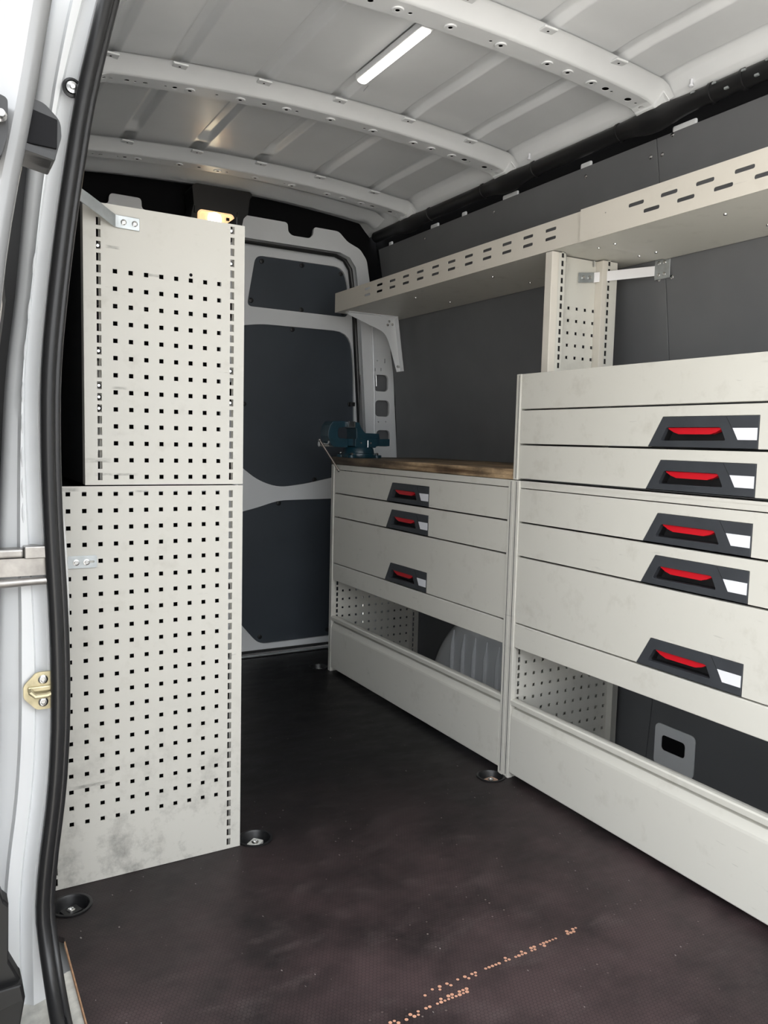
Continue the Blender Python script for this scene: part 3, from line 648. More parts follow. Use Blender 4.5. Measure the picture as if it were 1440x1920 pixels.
# ------------------------------------------------------------------ perforated sheet generator
def perf(x0, x1, z0, z1, regions, t=0.002):
    """sheet in (u,z), regions: (u0,u1,[hole u centres],hole w,[hole z centres],hole h); between regions plain"""
    b = MB(); regs = []; cur = x0
    for r in sorted(regions):
        if r[0] > cur+1e-6: regs.append((cur, r[0], [], 0, [], 0))
        regs.append(r); cur = r[1]
    if cur < x1-1e-6: regs.append((cur, x1, [], 0, [], 0))
    tri = []
    for (u0, u1, us, w_, zc, h) in regs:
        U = [u0]+[q for c in sorted(us) for q in (c-w_/2, c+w_/2)]+[u1]
        Z = [z0]+[q for c in sorted(zc) for q in (c-h/2, c+h/2)]+[z1]
        idx = {}
        def V(i, j, k):
            key = (i, j, k)
            if key not in idx:
                idx[key] = len(b.v); b.v.append((U[i], k*t, Z[j]))
            return idx[key]
        for i in range(len(U)-1):
            for j in range(len(Z)-1):
                hole = us and zc and i % 2 == 1 and j % 2 == 1
                if hole:
                    b.f.append((V(i,j,0), V(i,j+1,0), V(i,j+1,1), V(i,j,1))); b.f.append((V(i+1,j,0), V(i+1,j,1), V(i+1,j+1,1), V(i+1,j+1,0)))
                    b.f.append((V(i,j,0), V(i,j,1), V(i+1,j,1), V(i+1,j,0))); b.f.append((V(i,j+1,0), V(i+1,j+1,0), V(i+1,j+1,1), V(i,j+1,1)))
                else:
                    b.f.append((V(i,j,0), V(i+1,j,0), V(i+1,j+1,0), V(i,j+1,0))); b.f.append((V(i,j,1), V(i,j+1,1), V(i+1,j+1,1), V(i+1,j,1)))
    return b
def rng(a, s, n): return [a+s*i for i in range(n)]
def placed(b, dx, dy, dz, flip=False):
    o = MB(); o.v = [((-x if flip else x)+dx, y+dy, z+dz) for x, y, z in b.v]; o.f = list(b.f); return o

# ------------------------------------------------------------------ near-side shelving: two stacked pegboard-ended units
def shelving():
    # lower unit
    org = (-0.23, 0.6, 0.0)
    t = thing('lower_shelf_unit', 'pale grey lower shelf unit with smudged pegboard end panel standing on floor', 'shelf unit', org)
    sl = [z for z in rng(0.019, 0.02535, 36)]
    lo = perf(-0.467, 0.0, 0.001, 0.927, [(-0.0455, -0.0155, [-0.0305], 0.0095, sl, 0.0168), (-0.425, -0.047, rng(-0.4036, 0.034, 11), 0.0098, rng(0.1497, 0.038, 21), 0.0098), (-0.452, -0.428, [-0.440], 0.0095, sl, 0.0168)])
    for y in (0.0, 1.45):
        p = placed(lo, 0, y, 0).build('side_panel', 'pegboard_paint', t, org, fix=True)
        MB().box(-0.001, 0.0, y+0.002, y+0.03, 0.001, 0.927).build('front_flange', 'pegboard_paint', p, org)
        MB().box(-0.467, -0.466, y+0.002, y+0.03, 0.001, 0.927).build('rear_flange', 'pegboard_paint', p, org)
        MB().box(-0.0255, -0.001, y+0.016, y+0.017, 0.002, 0.926).build('post_back', 'pegboard_paint', p, org)
    MB().box(-0.424, -0.048, 0.036, 0.038, 0.13, 0.91).build('hole_shade_board', 'matt_black', t, org)  # added black board imitating shade behind the peg holes
    for z in (0.12, 0.38, 0.66, 0.915):
        s_ = MB().box(-0.462, -0.012, 0.02, 1.445, z, z+0.002); s_.box(-0.014, -0.012, 0.02, 1.445, z, z+0.012)
        s_.build('shelf', 'handle_black', t, org)  # shelves coloured black so the peg holes look shaded
    # upper unit
    org = (-0.18, 0.6, 0.928)
    t = thing('upper_shelf_unit', 'pale grey upper shelf unit with scuffed pegboard end panel stacked on the lower unit', 'shelf unit', org)
    su = [1.532-0.02535*i for i in range(24)]
    hi = perf(-0.367, 0.0, 0.930, 1.5465, [(-0.0455, -0.0155, [-0.0305], 0.0095, su, 0.0168), (-0.315, -0.047, rng(-0.3002, 0.034, 8), 0.0098, rng(0.9478, 0.038, 13), 0.0098), (-0.350, -0.318, [-0.335], 0.0095, su, 0.0168)])
    for y in (0.0, 1.45):
        p = placed(hi, 0, y, 0).build('side_panel', 'pegboard_paint', t, org)
        MB().box(-0.001, 0.0, y+0.002, y+0.03, 0.930, 1.5465).build('front_flange', 'pegboard_paint', p, org)
        MB().box(-0.367, -0.366, y+0.002, y+0.03, 0.930, 1.5465).build('rear_flange', 'pegboard_paint', p, org)
        MB().box(-0.0255, -0.001, y+0.016, y+0.017, 0.931, 1.546).build('post_back', 'pegboard_paint', p, org)
        MB().box(-0.3325, -0.320, y+0.016, y+0.017, 0.931, 1.546).build('post_back', 'pegboard_paint', p, org)
        if y == 0:
            for x, z in ((-0.337, 1.456), (-0.337, 1.228), (-0.337, 1.152), (-0.337, 1.127), (-0.337, 1.10), (-0.033, 1.455), (-0.033, 1.532), (-0.033, 1.20), (-0.033, 1.13)):
                z = min(su, key=lambda q: abs(q-z))
                MB().lathe((x+0.002, 0.013, z), [(0.0055, 0), (0.0055, -0.004), (0.003, -0.006), (0.0002, -0.006)], axis='y', seg=10).build('rivet', 'steel', p, org, smooth=True)
            MB().lathe((-0.1300, 0.0, 1.4165), [(0.004, 0.0), (0.0038, -0.0006), (0.0002, -0.0006)], axis='y', seg=10).build('hole', 'matt_black', p, org)
    MB().box(-0.3665, -0.3650, 0.031, 1.45, 0.931, 1.545).build('dark_back_sheet', 'handle_black', t, org)  # added dark sheet standing in for the unit's shaded interior
    MB().box(-0.313, -0.048, 0.036, 0.038, 0.94, 1.51).build('hole_shade_board', 'matt_black', t, org)  # added black board, shade for the upper peg holes
    for z in (0.935, 1.13, 1.33, 1.52):
        s_ = MB().box(-0.362, -0.012, 0.02, 1.445, z, z+0.002); s_.box(-0.014, -0.012, 0.02, 1.445, z, z+0.05); s_.box(-0.362, -0.360, 0.02, 1.445, z, z+0.05)
        s_.build('shelf_tray', 'handle_black', t, org)  # trays coloured black to imitate the shade inside the unit
shelving()

# zinc wall strap at the top of the pegboard
t = thing('wall_strap', 'galvanised bent strap bolting the pegboard top to the body side', 'bracket', (-0.27, 0.0, 1.51)); org = (-0.27, 0.0, 1.51)
pth = [(-0.247, -0.0025, 1.5105), (-0.293, -0.0025, 1.5115), (-0.300, -0.004, 1.512), (-0.311, -0.012, 1.515), (-0.335, -0.030, 1.524), (-0.365, -0.052, 1.534), (-0.40, -0.075, 1.545), (-0.425, -0.09, 1.552), (-0.452, -0.095, 1.555)]
rs = []
for i, p_ in enumerate(pth):
    a = Vector(pth[max(i-1, 0)]); c = Vector(pth[min(i+1, len(pth)-1)]); d_ = (c-a); n_ = Vector((d_.y, -d_.x, 0)).normalized()
    if n_.y > 0: n_ = -n_
    hh = 0.0138; q = Vector(p_)
    rs.append([q+n_*0.0015+Vector((0,0,hh)), q+n_*0.0015-Vector((0,0,hh)), q-n_*0.0015-Vector((0,0,hh)), q-n_*0.0015+Vector((0,0,hh))])
MB().rings(rs).build('strap', 'zinc', t, org, bev=0.001)
for x in (-0.258, -0.282):
    MB().lathe((x, -0.004, 1.5108), [(0.0062, 0), (0.0062, -0.0025), (0.004, -0.004), (0.0002, -0.004)], axis='y', seg=14).build('bolt', 'steel', t, org, smooth=True)
t = thing('fixing_plate', 'small galvanised plate with two bolts low on the pegboard', 'bracket', (-0.38, -0.002, 0.757)); org = (-0.38, -0.002, 0.757)
MB().plate(rrect(-0.47, -0.3435, 0.7435, 0.7715, 0.004), [rrect(-0.372, -0.350, 0.7545, 0.7595, 0.0024, 3)], XZ, -0.0035, -0.0005).build('plate', 'zinc', t, org, bev=0.0006)
for x in (-0.3885, -0.3665):
    MB().lathe((x, -0.0035, 0.7570), [(0.0068, 0), (0.0068, -0.002), (0.0045, -0.0025), (0.004, -0.005), (0.0002, -0.005)], axis='y', seg=14).build('bolt', 'steel', t, org, smooth=True)

# ------------------------------------------------------------------ drawer cabinets
XC = 0.8836
HPOLY = [(0.0, 0.0), (0.302, 0.0), (0.260, 0.0735), (0.0, 0.0735)]      # (distance from right end, height)
def handle(parent, yr, zb_):
    loc = None
    Q = lambda u, v, w_: (XC+w_, yr+u, zb_+v)
    rec = rpoly([(0.081, 0.0175), (0.264, 0.0155), (0.247, 0.0475), (0.096, 0.0475)], 0.005, 3)
    lab = [(0.0028, 0.0195), (0.0495, 0.0195), (0.0640, 0.0460), (0.0028, 0.0460)]
    org = (XC, yr, zb_)
    inset = [(0.0006, 0.0006), (0.3008, 0.0006), (0.2594, 0.0729), (0.0006, 0.0729)]
    h = MB().plate(inset, [rec], Q, -0.0012, 0.012).build('handle', 'handle_grey', parent, parent['org'], bev=0.0008)
    c = MB().plate(rpoly([(0.074, 0.010), (0.272, 0.008), (0.252, 0.054), (0.090, 0.054)], 0.004, 2), [], Q, 0.030, 0.032)
    c.build('handle_cavity', 'handle_black', parent, parent['org'])
    b = MB()          # cavity side walls
    outer_ = rpoly([(0.078, 0.0145), (0.267, 0.0125), (0.249, 0.0505), (0.094, 0.0505)], 0.005, 3)
    b.plate(outer_, [rec], Q, 0.012, 0.031); b.build('handle_cavity', 'handle_black', parent, parent['org'])
    g = [(0.0965, 0.0472)]+[(0.2465, 0.0472)]
    n = 10
    for k in range(n+1):
        s = 0.2465-(0.2465-0.0965)*k/n; e = min(k, n-k)/n*2
        g.append((s, 0.0440-0.0125*min(1, e*2.6)**0.7))
    MB().plate(g, [], Q, 0.0045, 0.022).build('red_grip', 'red_grip', parent, parent['org'], bev=0.0015)
    MB().plate(lab, [], Q, -0.0020, -0.0010).build('label_card', 'label_white', parent, parent['org'])
    MB().plate([(0.0655, 0.0460), (0.0668, 0.0460), (0.0838, 0.0728), (0.0825, 0.0728)], [], Q, -0.0015, -0.0010).build('handle_seam', 'handle_black', parent, parent['org'])
def drawer(root, org, y0, y1, z0, z1, yr):
    zb_, zt = z0+0.0028, z1-0.0026; ya, yb = y0+0.0012, y1-0.0012
    pts = [(ya, zb_), (yr, zb_), (yr, zb_+0.0735), (yr+0.260, zb_+0.0735), (yr+0.302, zb_), (yb, zb_), (yb, zt), (ya, zt)]
    d = MB().plate(pts, [], YZ, XC, XC+0.016).build('drawer', 'cabinet_paint', root, org, bev=0.0012)
    d['org'] = org
    handle(d, yr, zb_)
    MB().box(XC+0.033, XC+0.36, ya+0.03, yb-0.03, zb_+0.008, zt-0.010).build('drawer_box', 'lining', d, org)
    return d
ZD = dict(t1=1.2535, d1=1.147, d2=1.0428, d3=0.9388, d4=0.9118, d5=0.8074, d6=0.7031, d7=0.4948, ap=0.4185)
SP_SL = rng(0.02, 0.02535, 36)
side_lo = perf(0.0, 0.467, 0.0, 0.928, [(0.015, 0.043, [0.0290], 0.0095, SP_SL, 0.0168), (0.045, 0.412, rng(0.0575, 0.0343, 11), 0.0095, rng(0.171-0.038*2, 0.0385, 22), 0.0095), (0.424, 0.452, [0.438], 0.0095, SP_SL, 0.0168)])
def base_cabinet(name, label, yR, yL, iR, iL, yr):
    org = (XC+0.23, (yR+yL)/2, 0.0)
    t = thing(name, label, 'cabinet', org)
    for (a, c, inner) in ((yR, iR, 1), (yL, iL, -1)):
        ym = (a+c)/2
        p = placed(side_lo, XC-0.002, (min(a, c)+0.004) if inner < 0 else min(a, c)+0.009, 0).build('side_panel', 'cabinet_paint', t, org)
        st = MB()
        y_0, y_1 = min(a, c), max(a, c)
        st.box(XC-0.004, XC+0.014, y_0, y_1, 0.0, 0.9335)
        st.build('front_post', 'cabinet_paint', t, org, bev=0.0015)
        MB().box(XC-0.0046, XC-0.0038, ym-0.001, ym+0.001, 0.01, 0.93).build('post_groove', 'handle_grey', p, org)
        if True:
            MB().box(XC+0.420, XC+0.452, y_0+0.0, y_1, 0.0, 0.928).build('rear_post', 'cabinet_paint', t, org, bev=0.001) if inner > 0 else None
            if inner < 0:
                MB().box(XC+0.418, XC+0.421, y_0-0.012, y_0+0.004, 0.0, 0.928).build('rear_post', 'cabinet_paint', t, org)
    if True:
        MB().box(XC+0.414, XC+0.418, iL-0.02 if True else 0, iL+0.004, 0.0, 0.92).build('rear_post_lip', 'cabinet_paint', t, org)
    MB().box(XC+0.001, XC+0.018, iR, iL, ZD['d4'], 0.9335).build('top_rail', 'cabinet_paint', t, org, bev=0.001)
    MB().box(XC+0.0, XC+0.46, yR+0.002, yL-0.002, 0.926, 0.9335).build('top_plate', 'cabinet_paint', t, org)
    drawer(t, org, iR, iL, ZD['d5'], ZD['d4'], yr)
    drawer(t, org, iR, iL, ZD['d6'], ZD['d5'], yr)
    drawer(t, org, iR, iL, ZD['d7'], ZD['d6'], yr)
    MB().box(XC, XC+0.020, iR+0.001, iL-0.001, ZD['ap'], ZD['d7']-0.0015).build('cross_rail', 'cabinet_paint', t, org, bev=0.0025)
    MB().box(XC+0.021, XC+0.45, iR+0.002, iL-0.002, ZD['d7']-0.012, ZD['d7']-0.008).build('drawer_floor', 'lining', t, org)
    # lip rail: front edge of the open bay
    prof = [(-0.003, 0.237), (-0.004, 0.250), (-0.001, 0.2535), (0.006, 0.2545), (0.020, 0.2535), (0.024, 0.250), (0.024, 0.236), (0.004, 0.2335)]
    MB().rings([[(XC+a, y, z) for a, z in prof] for y in (iR-0.001, iL+0.001)]).build('lip_rail', 'cabinet_paint', t, org, smooth=True)
    prof = [(0.016, 0.2335), (0.016, 0.226), (0.006, 0.224), (-0.002, 0.203), (-0.003, 0.196), (-0.003, 0.022), (0.000, 0.019), (0.020, 0.019), (0.020, 0.2335)]
    MB().rings([[(XC+a, y, z) for a, z in prof] for y in (iR+0.003, iL-0.003)]).build('kick_panel', 'cabinet_paint', t, org, bev=0.001)
    return t
base_cabinet('bench_cabinet', 'pale grey three-drawer base cabinet under the wooden worktop', 0.0365, 1.302, 0.0620, 1.2790, 0.5125)
base_cabinet('drawer_cabinet', 'pale grey three-drawer base cabinet beneath the two-drawer top unit', -1.232, 0.0350, -1.209, 0.0110, -0.7735)
def top_cabinet():
    yR, yL, iR, iL = -1.232, 0.042, -1.209, 0.0225
    org = (XC+0.19, -0.6, 0.935)
    t = thing('top_drawer_cabinet', 'pale grey two-drawer top unit with blank upper fascia, stacked on base cabinet', 'cabinet', org)
    for a, c in ((yR, iR), (iL, yL)):
        MB().box(XC-0.004, XC+0.016, a, c, 0.9355, ZD['t1']).build('front_post', 'cabinet_paint', t, org, bev=0.0015)
        MB().box(XC-0.0046, XC-0.0038, c-0.0135, c-0.012, 0.94, 1.25).build('post_groove', 'handle_grey', t, org)
        MB().box(XC+0.016, XC+0.38, (a+c)/2-0.002, (a+c)/2+0.004, 0.9355, ZD['t1']-0.002).build('side_panel', 'cabinet_paint', t, org)
    MB().box(XC, XC+0.018, iR+0.001, iL-0.0005, ZD['d1']+0.002, ZD['t1']).build('fascia', 'cabinet_paint', t, org, bev=0.0015)
    MB().box(XC+0.002, XC+0.38, yR+0.004, yL-0.004, ZD['t1']-0.006, ZD['t1']-0.003).build('top_plate', 'cabinet_paint', t, org)
    MB().box(XC+0.02, XC+0.38, iR, iL, 0.936, 0.9385).build('bottom_plate', 'lining', t, org)
    drawer(t, org, iR, iL, ZD['d2'], ZD['d1'], -0.7735)
    drawer(t, org, iR, iL, ZD['d3']-0.001, ZD['d2'], -0.7735)
top_cabinet()

# worktop
wt = MB().box(XC+0.001, 1.392, 0.0445, 1.318, 0.9345, 0.967)
wto = tag(wt.build('worktop', 'worktop', bev=0.003), 'stained laminated wood worktop on the bench cabinet', 'worktop')
for i, (y, l) in enumerate(((0.10, 0.09), (0.20, 0.10), (0.34, 0.16), (0.52, 0.12), (0.68, 0.16), (0.88, 0.18), (1.10, 0.2))):
    MB().box(XC+0.0004, XC+0.004, y-l/2, y+l/2, 0.946+0.004*(i % 2), 0.958+0.004*(i % 2)).build('edge_stave', 'worktop', wto)

# ------------------------------------------------------------------ bench vise
def vise():
    yv = 1.225; k = (yv-CAM['y'])/(1.15+1.8508); cx0, cz0 = -0.6655, 1.0453
    dz = 0.967-(cz0+(0.967-cz0)*k)
    def q(x, z): return (cx0+(x-cx0)*k+0.012, cz0+(z-cz0)*k+dz)
    org = (0.96, yv, 0.967)
    t = thing('bench_vise', 'dark blue bench vise with open jaws bolted to the wooden worktop', 'vise', org)
    S = lambda pts: [q(*p) for p in pts]
    cx, _ = q(0.922, 1.0)
    MB().lathe((cx, yv, 0.967), [(0.074, 0), (0.076, 0.004), (0.074, 0.018), (0.068, 0.021), (0.066, 0.036), (0.060, 0.045), (0.040, 0.047)], seg=36).build('swivel_base', 'vise_blue', t, org, smooth=True)
    for dx, dy in ((-0.062, -0.052), (0.062, -0.052), (0.062, 0.045), (-0.062, 0.045)):
        lug = MB().lathe((cx+dx, yv+dy, 0.967), [(0.021, 0), (0.021, 0.011), (0.018, 0.013), (0.0002, 0.013)], seg=16).build('base_lug', 'vise_blue', t, org, smooth=True)
        MB().lathe((cx+dx, yv+dy, 0.980), [(0.0085, 0), (0.0085, 0.006), (0.006, 0.009), (0.0002, 0.009)], seg=6).build('bolt', 'steel', lug, org)
    # fixed body with the rear jaw
    body = S([(0.895, 1.010), (0.982, 1.010), (0.985, 1.016), (0.999, 1.018), (0.999, 1.056), (0.996, 1.071), (0.930, 1.072), (0.914, 1.088), (0.903, 1.108), (0.900, 1.116), (0.872, 1.118), (0.872, 1.094), (0.884, 1.090), (0.886, 1.050), (0.880, 1.046), (0.880, 1.014)])
    MB().plate(body, [], XZ, yv-0.045, yv+0.045).build('fixed_body', 'vise_blue', t, org, bev=0.006, seg=3)
    MB().plate(S([(0.905, 1.048), (0.998, 1.048), (0.998, 1.055), (0.905, 1.055)]), [], XZ, yv-0.049, yv+0.049).build('body_rib', 'vise_blue', t, org, bev=0.003)
    MB().plate(S([(0.87, 1.094), (0.874, 1.094), (0.874, 1.120), (0.87, 1.120)]), [], XZ, yv-0.056, yv+0.056).build('jaw_plate', 'steel', t, org, bev=0.001)
    # moving jaw and slide
    mj = S([(0.786, 1.010), (0.850, 1.010), (0.850, 1.046), (0.812, 1.048), (0.803, 1.056), (0.801, 1.076), (0.806, 1.090), (0.818, 1.093), (0.842, 1.096), (0.845, 1.118), (0.815, 1.120), (0.778, 1.117), (0.764, 1.100), (0.758, 1.080), (0.757, 1.056), (0.764, 1.035), (0.776, 1.016)])
    m_ = MB().plate(mj, [], XZ, yv-0.040, yv+0.040).build('moving_jaw', 'vise_blue', t, org, bev=0.006, seg=3)
    MB().plate(S([(0.843, 1.096), (0.847, 1.096), (0.847, 1.120), (0.843, 1.120)]), [], XZ, yv-0.056, yv+0.056).build('jaw_plate', 'steel', m_, org, bev=0.001)
    MB().plate(S([(0.84, 1.016), (1.062, 1.018), (1.062, 1.049), (0.84, 1.046)]), [], XZ, yv-0.026, yv+0.026).build('slide_bar', 'vise_blue', t, org, bev=0.004)
    a = q(0.733, 1.022); c = q(0.79, 1.022)
    MB().tube([(a[0], yv, a[1]), (c[0], yv, c[1])], 0.0115, 16).build('spindle', 'steel', t, org, smooth=True)
    h0 = q(0.731, 1.037); h1 = q(0.808, 0.912)
    ty = lambda s: yv-0.012-0.03*s
    hb = MB().tube([(h0[0], ty(0), h0[1]), (h1[0], ty(1), h1[1])], 0.0042, 10).build('tommy_bar', 'dark_steel', t, org, smooth=True)
    for s, p_ in ((0, h0), (1, h1)):
        MB().lathe((p_[0], ty(s), p_[1]), [(0.0002, -0.007), (0.005, -0.0055), (0.007, 0), (0.005, 0.0055), (0.0002, 0.007)], seg=12).build('bar_end', 'steel', hb, org, smooth=True)
    p_ = q(0.935, 1.012)
    MB().cyl((p_[0], yv-0.058, p_[1]+0.0), (p_[0], yv-0.058, p_[1]+0.030), 0.003, 8).build('lock_lever', 'steel', t, org, smooth=True)
    for xx in (0.908, 0.955):
        p_ = q(xx, 1.03)
        MB().lathe((p_[0], yv-0.0455, p_[1]), [(0.0045, 0), (0.004, -0.003), (0.0002, -0.003)], axis='y', seg=10).build('gib_screw', 'steel', t, org, smooth=True)
vise()

# ------------------------------------------------------------------ long wall shelves
def wall_shelf(name, label, x, y0, y1, z0, z1, slots, org):
    t = thing(name, label, 'shelf', org, 'slotted wall shelves')
    MB().plate([(y0, z0), (y1, z0), (y1, z1), (y0, z1)], slots, YZ, x, x+0.0016).build('front_lip', 'shelf_paint', t, org)
    MB().box(x+0.0002, 1.322, y0+0.0005, y1-0.0005, z0, z0+0.0015).build('shelf_base', 'cabinet_paint', t, org)
    MB().box(1.3205, 1.322, y0, y1, z0, z0+0.03).build('back_lip', 'cabinet_paint', t, org)
    e = MB()
    for y in (y0, y1-0.0014): e.plate([(x+0.001, z0), (1.31, z0), (1.31, z0+0.02), (x+0.05, z1), (x+0.001, z1)], [], XZ, y, y+0.0014)
    e.build('end_cap', 'cabinet_paint', t, org)
    for y in rng(y0+0.05, (y1-y0-0.1)/3, 4):
        for xx in (x+0.09, x+0.26):
            MB().lathe((xx, y, z0), [(0.0055, 0), (0.005, -0.003), (0.0002, -0.0045)], seg=10).build('bolt', 'steel', t, org, smooth=True)
    return t
sl = []
for i in range(12):
    y = 1.18-0.1048*i
    for z in (1.6905, 1.6645): sl.append(rrect(y-0.0240, y+0.0240, z-0.0048, z+0.0048, 0.0035, 3))
wall_shelf('wall_shelf', 'long metal wall shelf with paired slots above the vise and workbench', 0.9755, -0.135, 1.492, 1.628, 1.715, sl, (1.15, 0.68, 1.628))
sl = []
for i in range(9):
    y = -0.3145-0.107*i
    sl.append(rrect(y-0.0265, y+0.0265, 1.6785, 1.6885, 0.0042, 3)); sl.append(rrect(y-0.0525-0.0265, y-0.0525+0.0265, 1.6528, 1.6628, 0.0042, 3))
sl.append(circle(-0.205, 1.685, 0.0025, 8))
wall_shelf('wall_shelf', 'long metal wall shelf with staggered slots above the top drawer unit', 0.966, -1.30, -0.108, 1.624, 1.716, sl, (1.15, -0.7, 1.624))
# white triangular bracket under the rear end of the shelf
t = thing('shelf_bracket', 'white triangular steel bracket under the shelf end beside the rear door', 'bracket', (1.30, 1.435, 1.38)); org = (1.30, 1.435, 1.38)
MB().plate(rpoly([(1.00, 1.627), (1.262, 1.627), (1.302, 1.376), (1.281, 1.372), (1.232, 1.515), (1.205, 1.555), (1.02, 1.615)], [0, 0, 0, 0, 0.03, 0.03, 0]), [], XZ, 1.432, 1.435).build('web', 'body_white', t, org, bev=0.0006)
rs = [[(x, 1.432, z), (x+0.003, 1.432, z), (x+0.003, 1.405, z), (x, 1.405, z)] for x, z in ((1.262, 1.627), (1.302, 1.376))]
MB().rings(rs).build('wall_flange', 'body_white', t, org, bev=0.0006)
MB().box(1.00, 1.262, 1.40, 1.435, 1.6245, 1.6275).build('top_flange', 'body_white', t, org)
for x, z in ((1.232, 1.606), (1.224, 1.588), (1.250, 1.592), (1.284, 1.398), (1.291, 1.398)):
    MB().lathe((x, 1.432, z), [(0.0065, 0), (0.006, -0.003), (0.0002, -0.0045)], axis='y', seg=12).build('bolt', 'steel', t, org, smooth=True)
# upright pegboard support between top unit and shelf
org = (1.11, 0.03, 1.254)
t = thing('shelf_upright', 'narrow pegboard upright carrying the wall shelf above the drawer unit', 'upright', org)
ss = rng(1.262, 0.0255, 15)
MB().box(0.971, 0.9985, 0.010, 0.040, 1.254, 1.6245).build('front_post', 'shelf_paint', t, org, bev=0.0015)
placed(perf(0.998, 1.026, 1.254, 1.6245, [(1.006, 1.024, [1.0155], 0.0095, ss, 0.0165)]), 0, 0.0125, 0).build('slot_strip', 'cabinet_paint', t, org)
MB().box(0.999, 1.025, 0.0165, 0.017, 1.254, 1.6245).build('post_inside', 'handle_black', t, org)
placed(perf(1.024, 1.184, 1.254, 1.6245, [(1.028, 1.183, rng(1.038, 0.0345, 5), 0.0095, rng(1.318, 0.038, 5), 0.0095)]), 0, 0.040, 0).build('perforated_panel', 'cabinet_paint', t, org)
MB().box(1.024, 1.184, 0.060, 0.061, 1.254, 1.6245).build('panel_inside', 'handle_grey', t, org)
MB().box(1.180, 1.2005, 0.010, 0.040, 1.254, 1.6245).build('rear_post', 'shelf_paint', t, org, bev=0.0015)
placed(perf(1.200, 1.246, 1.254, 1.6245, [(1.204, 1.220, [1.2105], 0.0095, ss, 0.0165)]), 0, 0.0125, 0).build('slot_strip', 'cabinet_paint', t, org)
MB().box(1.201, 1.245, 0.0165, 0.017, 1.254, 1.6245).build('post_inside', 'handle_black', t, org)
for x, y in ((1.045, 0.034), (1.165, 0.034)):
    MB().cyl((x, y, 1.606), (x, y, 1.6245), 0.004, 8).build('bolt', 'steel', t, org, smooth=True)
# aluminium tie bar from upright to wall
org = (1.27, 0.02, 1.57)
t = thing('tie_bar', 'flat metal tie bar bolting the shelf upright to the dark wall lining', 'bracket', org)
xwz = xw(1.60)
def bar_ring(p, hz): return [(p[0], p[1]-0.0015, p[2]-hz), (p[0], p[1]-0.0015, p[2]+hz), (p[0], p[1]+0.0015, p[2]+hz), (p[0], p[1]+0.0015, p[2]-hz)]
MB().rings([bar_ring(p, 0.0155) for p in ((1.102, 0.033, 1.565), (1.165, 0.033, 1.573))]).build('foot_plate', 'zinc', t, org, bev=0.0008)
wx = xwz-0.006; wy = -0.062
A = Vector((1.165, 0.031, 1.573)); B = Vector((wx, wy-0.004, 1.597))
MB().rings([[(p.x, p.y, p.z-0.0155), (p.x, p.y, p.z+0.0155), (p.x+0.002, p.y+0.003, p.z+0.0155), (p.x+0.002, p.y+0.003, p.z-0.0155)] for p in (A, B)]).build('bar', 'alu_bar', t, org, bev=0.0006)
MB().box(wx-0.001, wx+0.003, wy-0.062, wy-0.002, 1.568, 1.632).build('wall_plate', 'zinc', t, org, bev=0.002)
for y in (wy-0.020, wy-0.042):
    for z in (1.582, 1.618): screw(MB(), wx-0.001, y, z, 0.006).build('bolt', 'steel', t, org, smooth=True)
for x in (1.120, 1.146):
    MB().lathe((x, 0.0315, 1.567+(x-1.12)*0.13), [(0.0065, 0), (0.006, -0.003), (0.0002, -0.0045)], axis='y', seg=12).build('bolt', 'steel', t, org, smooth=True)

# ------------------------------------------------------------------ floor lashing points
def lashing(x, y, label, plate_mat, rot):
    org = (x, y, 0)
    t = thing('lashing_point', label, 'lashing point', org, 'floor lashing points')
    MB().lathe(org, [(0.0455, 0.0005), (0.0455, 0.0025), (0.043, 0.0035), (0.0395, 0.003), (0.036, -0.002), (0.034, -0.018), (0.0315, -0.022), (0.0002, -0.022)], seg=36, open_=True).build('cup', 'black_plastic', t, org, smooth=True)
    p = MB().plate(rpoly([(-0.019, -0.015), (0.019, -0.015), (0.019, 0.015), (-0.019, 0.015)], 0.004), [], XY, -0.021, -0.0105)
    a = math.radians(rot); p.v = [(x+u*math.cos(a)-v*math.sin(a), y+u*math.sin(a)+v*math.cos(a), z) for u, v, z in p.v]
    pl = p.build('plate', plate_mat, t, org, bev=0.002)
    MB().lathe((x, y, -0.0105), [(0.0095, 0), (0.009, 0.002), (0.006, 0.004), (0.0055, 0.001), (0.0002, 0.001)], seg=14).build('bolt', 'steel', pl, org, smooth=True)
lashing(0.048, 0.018, 'round black lashing cup with bright plate beside the pegboard edge', 'plate_zinc', 40)
lashing(0.842, 0.047, 'round black lashing cup with rusty bolt plate at the cabinet post', 'rusty_plate', 10)
lashing(-0.418, -0.075, 'round black lashing cup beside the sliding door sill', 'black_plastic', 20)
lashing(0.862, 1.362, 'round black lashing cup by the bench near the rear doors', 'plate_zinc', 25)

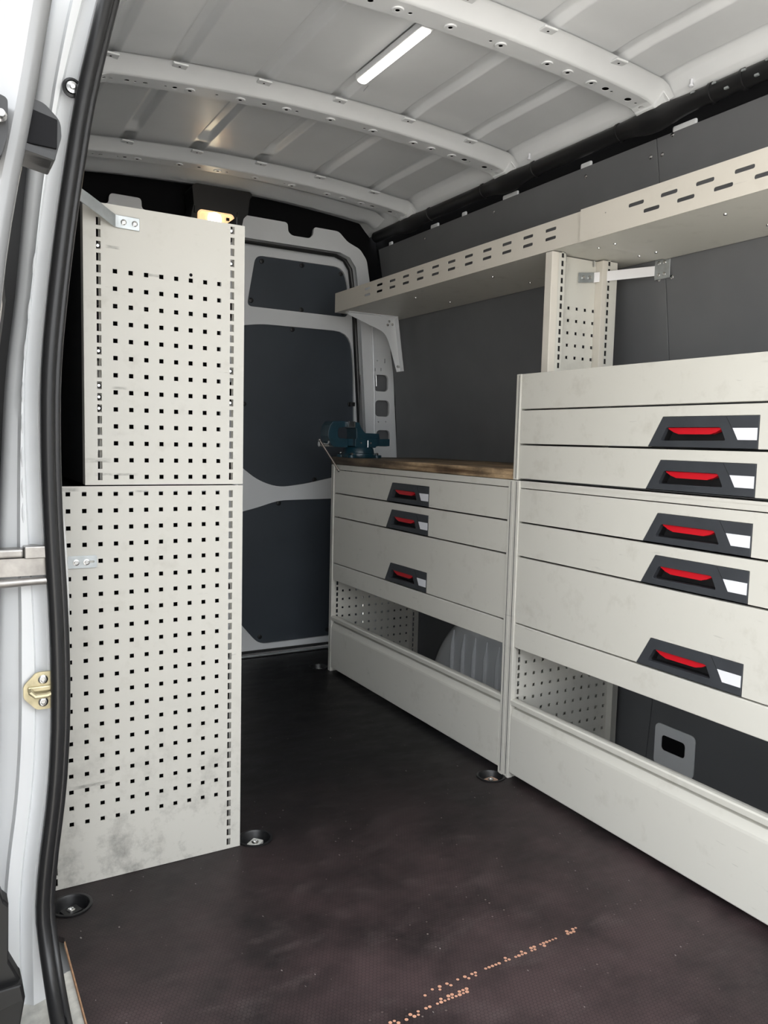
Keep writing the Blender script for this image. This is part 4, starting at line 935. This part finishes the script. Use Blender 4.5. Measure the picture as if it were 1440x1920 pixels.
# ------------------------------------------------------------------ cable duct along the roof edge
def duct():
    org = (1.235, 0, 2.035)
    t = thing('cable_duct', 'black plastic cable duct running along the roof edge above the wall lining', 'duct', org)
    n = 150; path = []; rad = []
    for i in range(n+1):
        y = -1.85+(1.585+1.85)*i/n; r = 0.0255; dx = dz = 0
        for yb in (-0.81, -0.12, 0.57, 1.26):
            e = math.exp(-((y-yb)/0.075)**2); r += 0.0115*e; dz -= 0.010*e; dx -= 0.008*e
        path.append((1.236+dx, y, 2.024+dz)); rad.append(r)
    MB().tube(path, rad, 14).build('tube', 'black_plastic', t, org, smooth=True)
    for y in (-0.42, -0.32, 0.02, 0.42, 0.72, 1.10): 
        MB().lathe((1.236, y, 2.024), [(0.0265, -0.006), (0.0285, -0.005), (0.0285, 0.005), (0.0265, 0.006)], axis='y', seg=18).build('collar', 'black_plastic', t, org, smooth=True)
    for i, y in enumerate((-0.34, -0.38, -0.43, -0.47, -0.50, -0.53, -0.27)):
        z = 2.010 if i % 2 else 2.037
        MB().box(1.2095, 1.217, y-0.006, y+0.006, z-0.003, z+0.003).build('tab', 'zinc', t, org, bev=0.001)
    return t
duct()

# ------------------------------------------------------------------ lamps
org = (0.486, 0.17, 2.13)
t = thing('led_strip_light', 'slim lit LED strip light fixed under the white van roof', 'light', org)
MB().box(0.466, 0.506, -0.025, 0.345, 2.117, 2.136).build('housing', 'roof_white', t, org, bev=0.003)
MB().tube([(0.486, -0.012, 2.117), (0.486, 0.338, 2.117)], 0.0165, 16, 0.5).build('diffuser', 'led', t, org, smooth=True)
MB().tube([(0.505, 0.338, 2.12), (0.525, 0.37, 2.124), (0.535, 0.42, 2.128)], 0.0014, 6).build('wire', 'label_white', t, org, smooth=True)

org = (0.43, 1.56, 2.05)
t = thing('rear_cargo_lamp', 'black housed cargo lamp glowing warm at the rear door header', 'lamp', org)
MB().plate(rpoly([(0.310, 2.085), (0.325, 2.097), (0.565, 2.100), (0.575, 2.088), (0.562, 2.07), (0.555, 2.005), (0.535, 1.985), (0.525, 1.935), (0.505, 1.925), (0.325, 1.925), (0.305, 1.94), (0.308, 1.98), (0.318, 2.01)], 0.008), [], XZ, 1.505, 1.62).build('housing', 'black_plastic', t, org, bev=0.006)
lens = rrect(0.332, 0.490, 1.930, 1.992, 0.018, 5)
inn = rrect(0.340, 0.482, 1.938, 1.984, 0.013, 5)
MB().plate(lens, [inn], XZ, 1.496, 1.507).build('bezel', 'lamp_glow', t, org, bev=0.002)
MB().plate(inn, [], XZ, 1.501, 1.504).build('lens', 'lamp_glow', t, org)
MB().lathe((0.405, 1.500, 1.962), [(0.030, 0), (0.024, -0.006), (0.012, -0.009), (0.0002, -0.010)], axis='y', seg=20).build('bulb', 'lamp_core', t, org, smooth=True)
MB().box(0.455, 0.468, 1.494, 1.501, 1.962, 1.974).build('switch', 'black_plastic', t, org)
for x0 in (0.318, 0.505):
    MB().box(x0, x0+0.010, 1.497, 1.506, 1.975, 2.005).build('clip', 'black_plastic', t, org, bev=0.002)
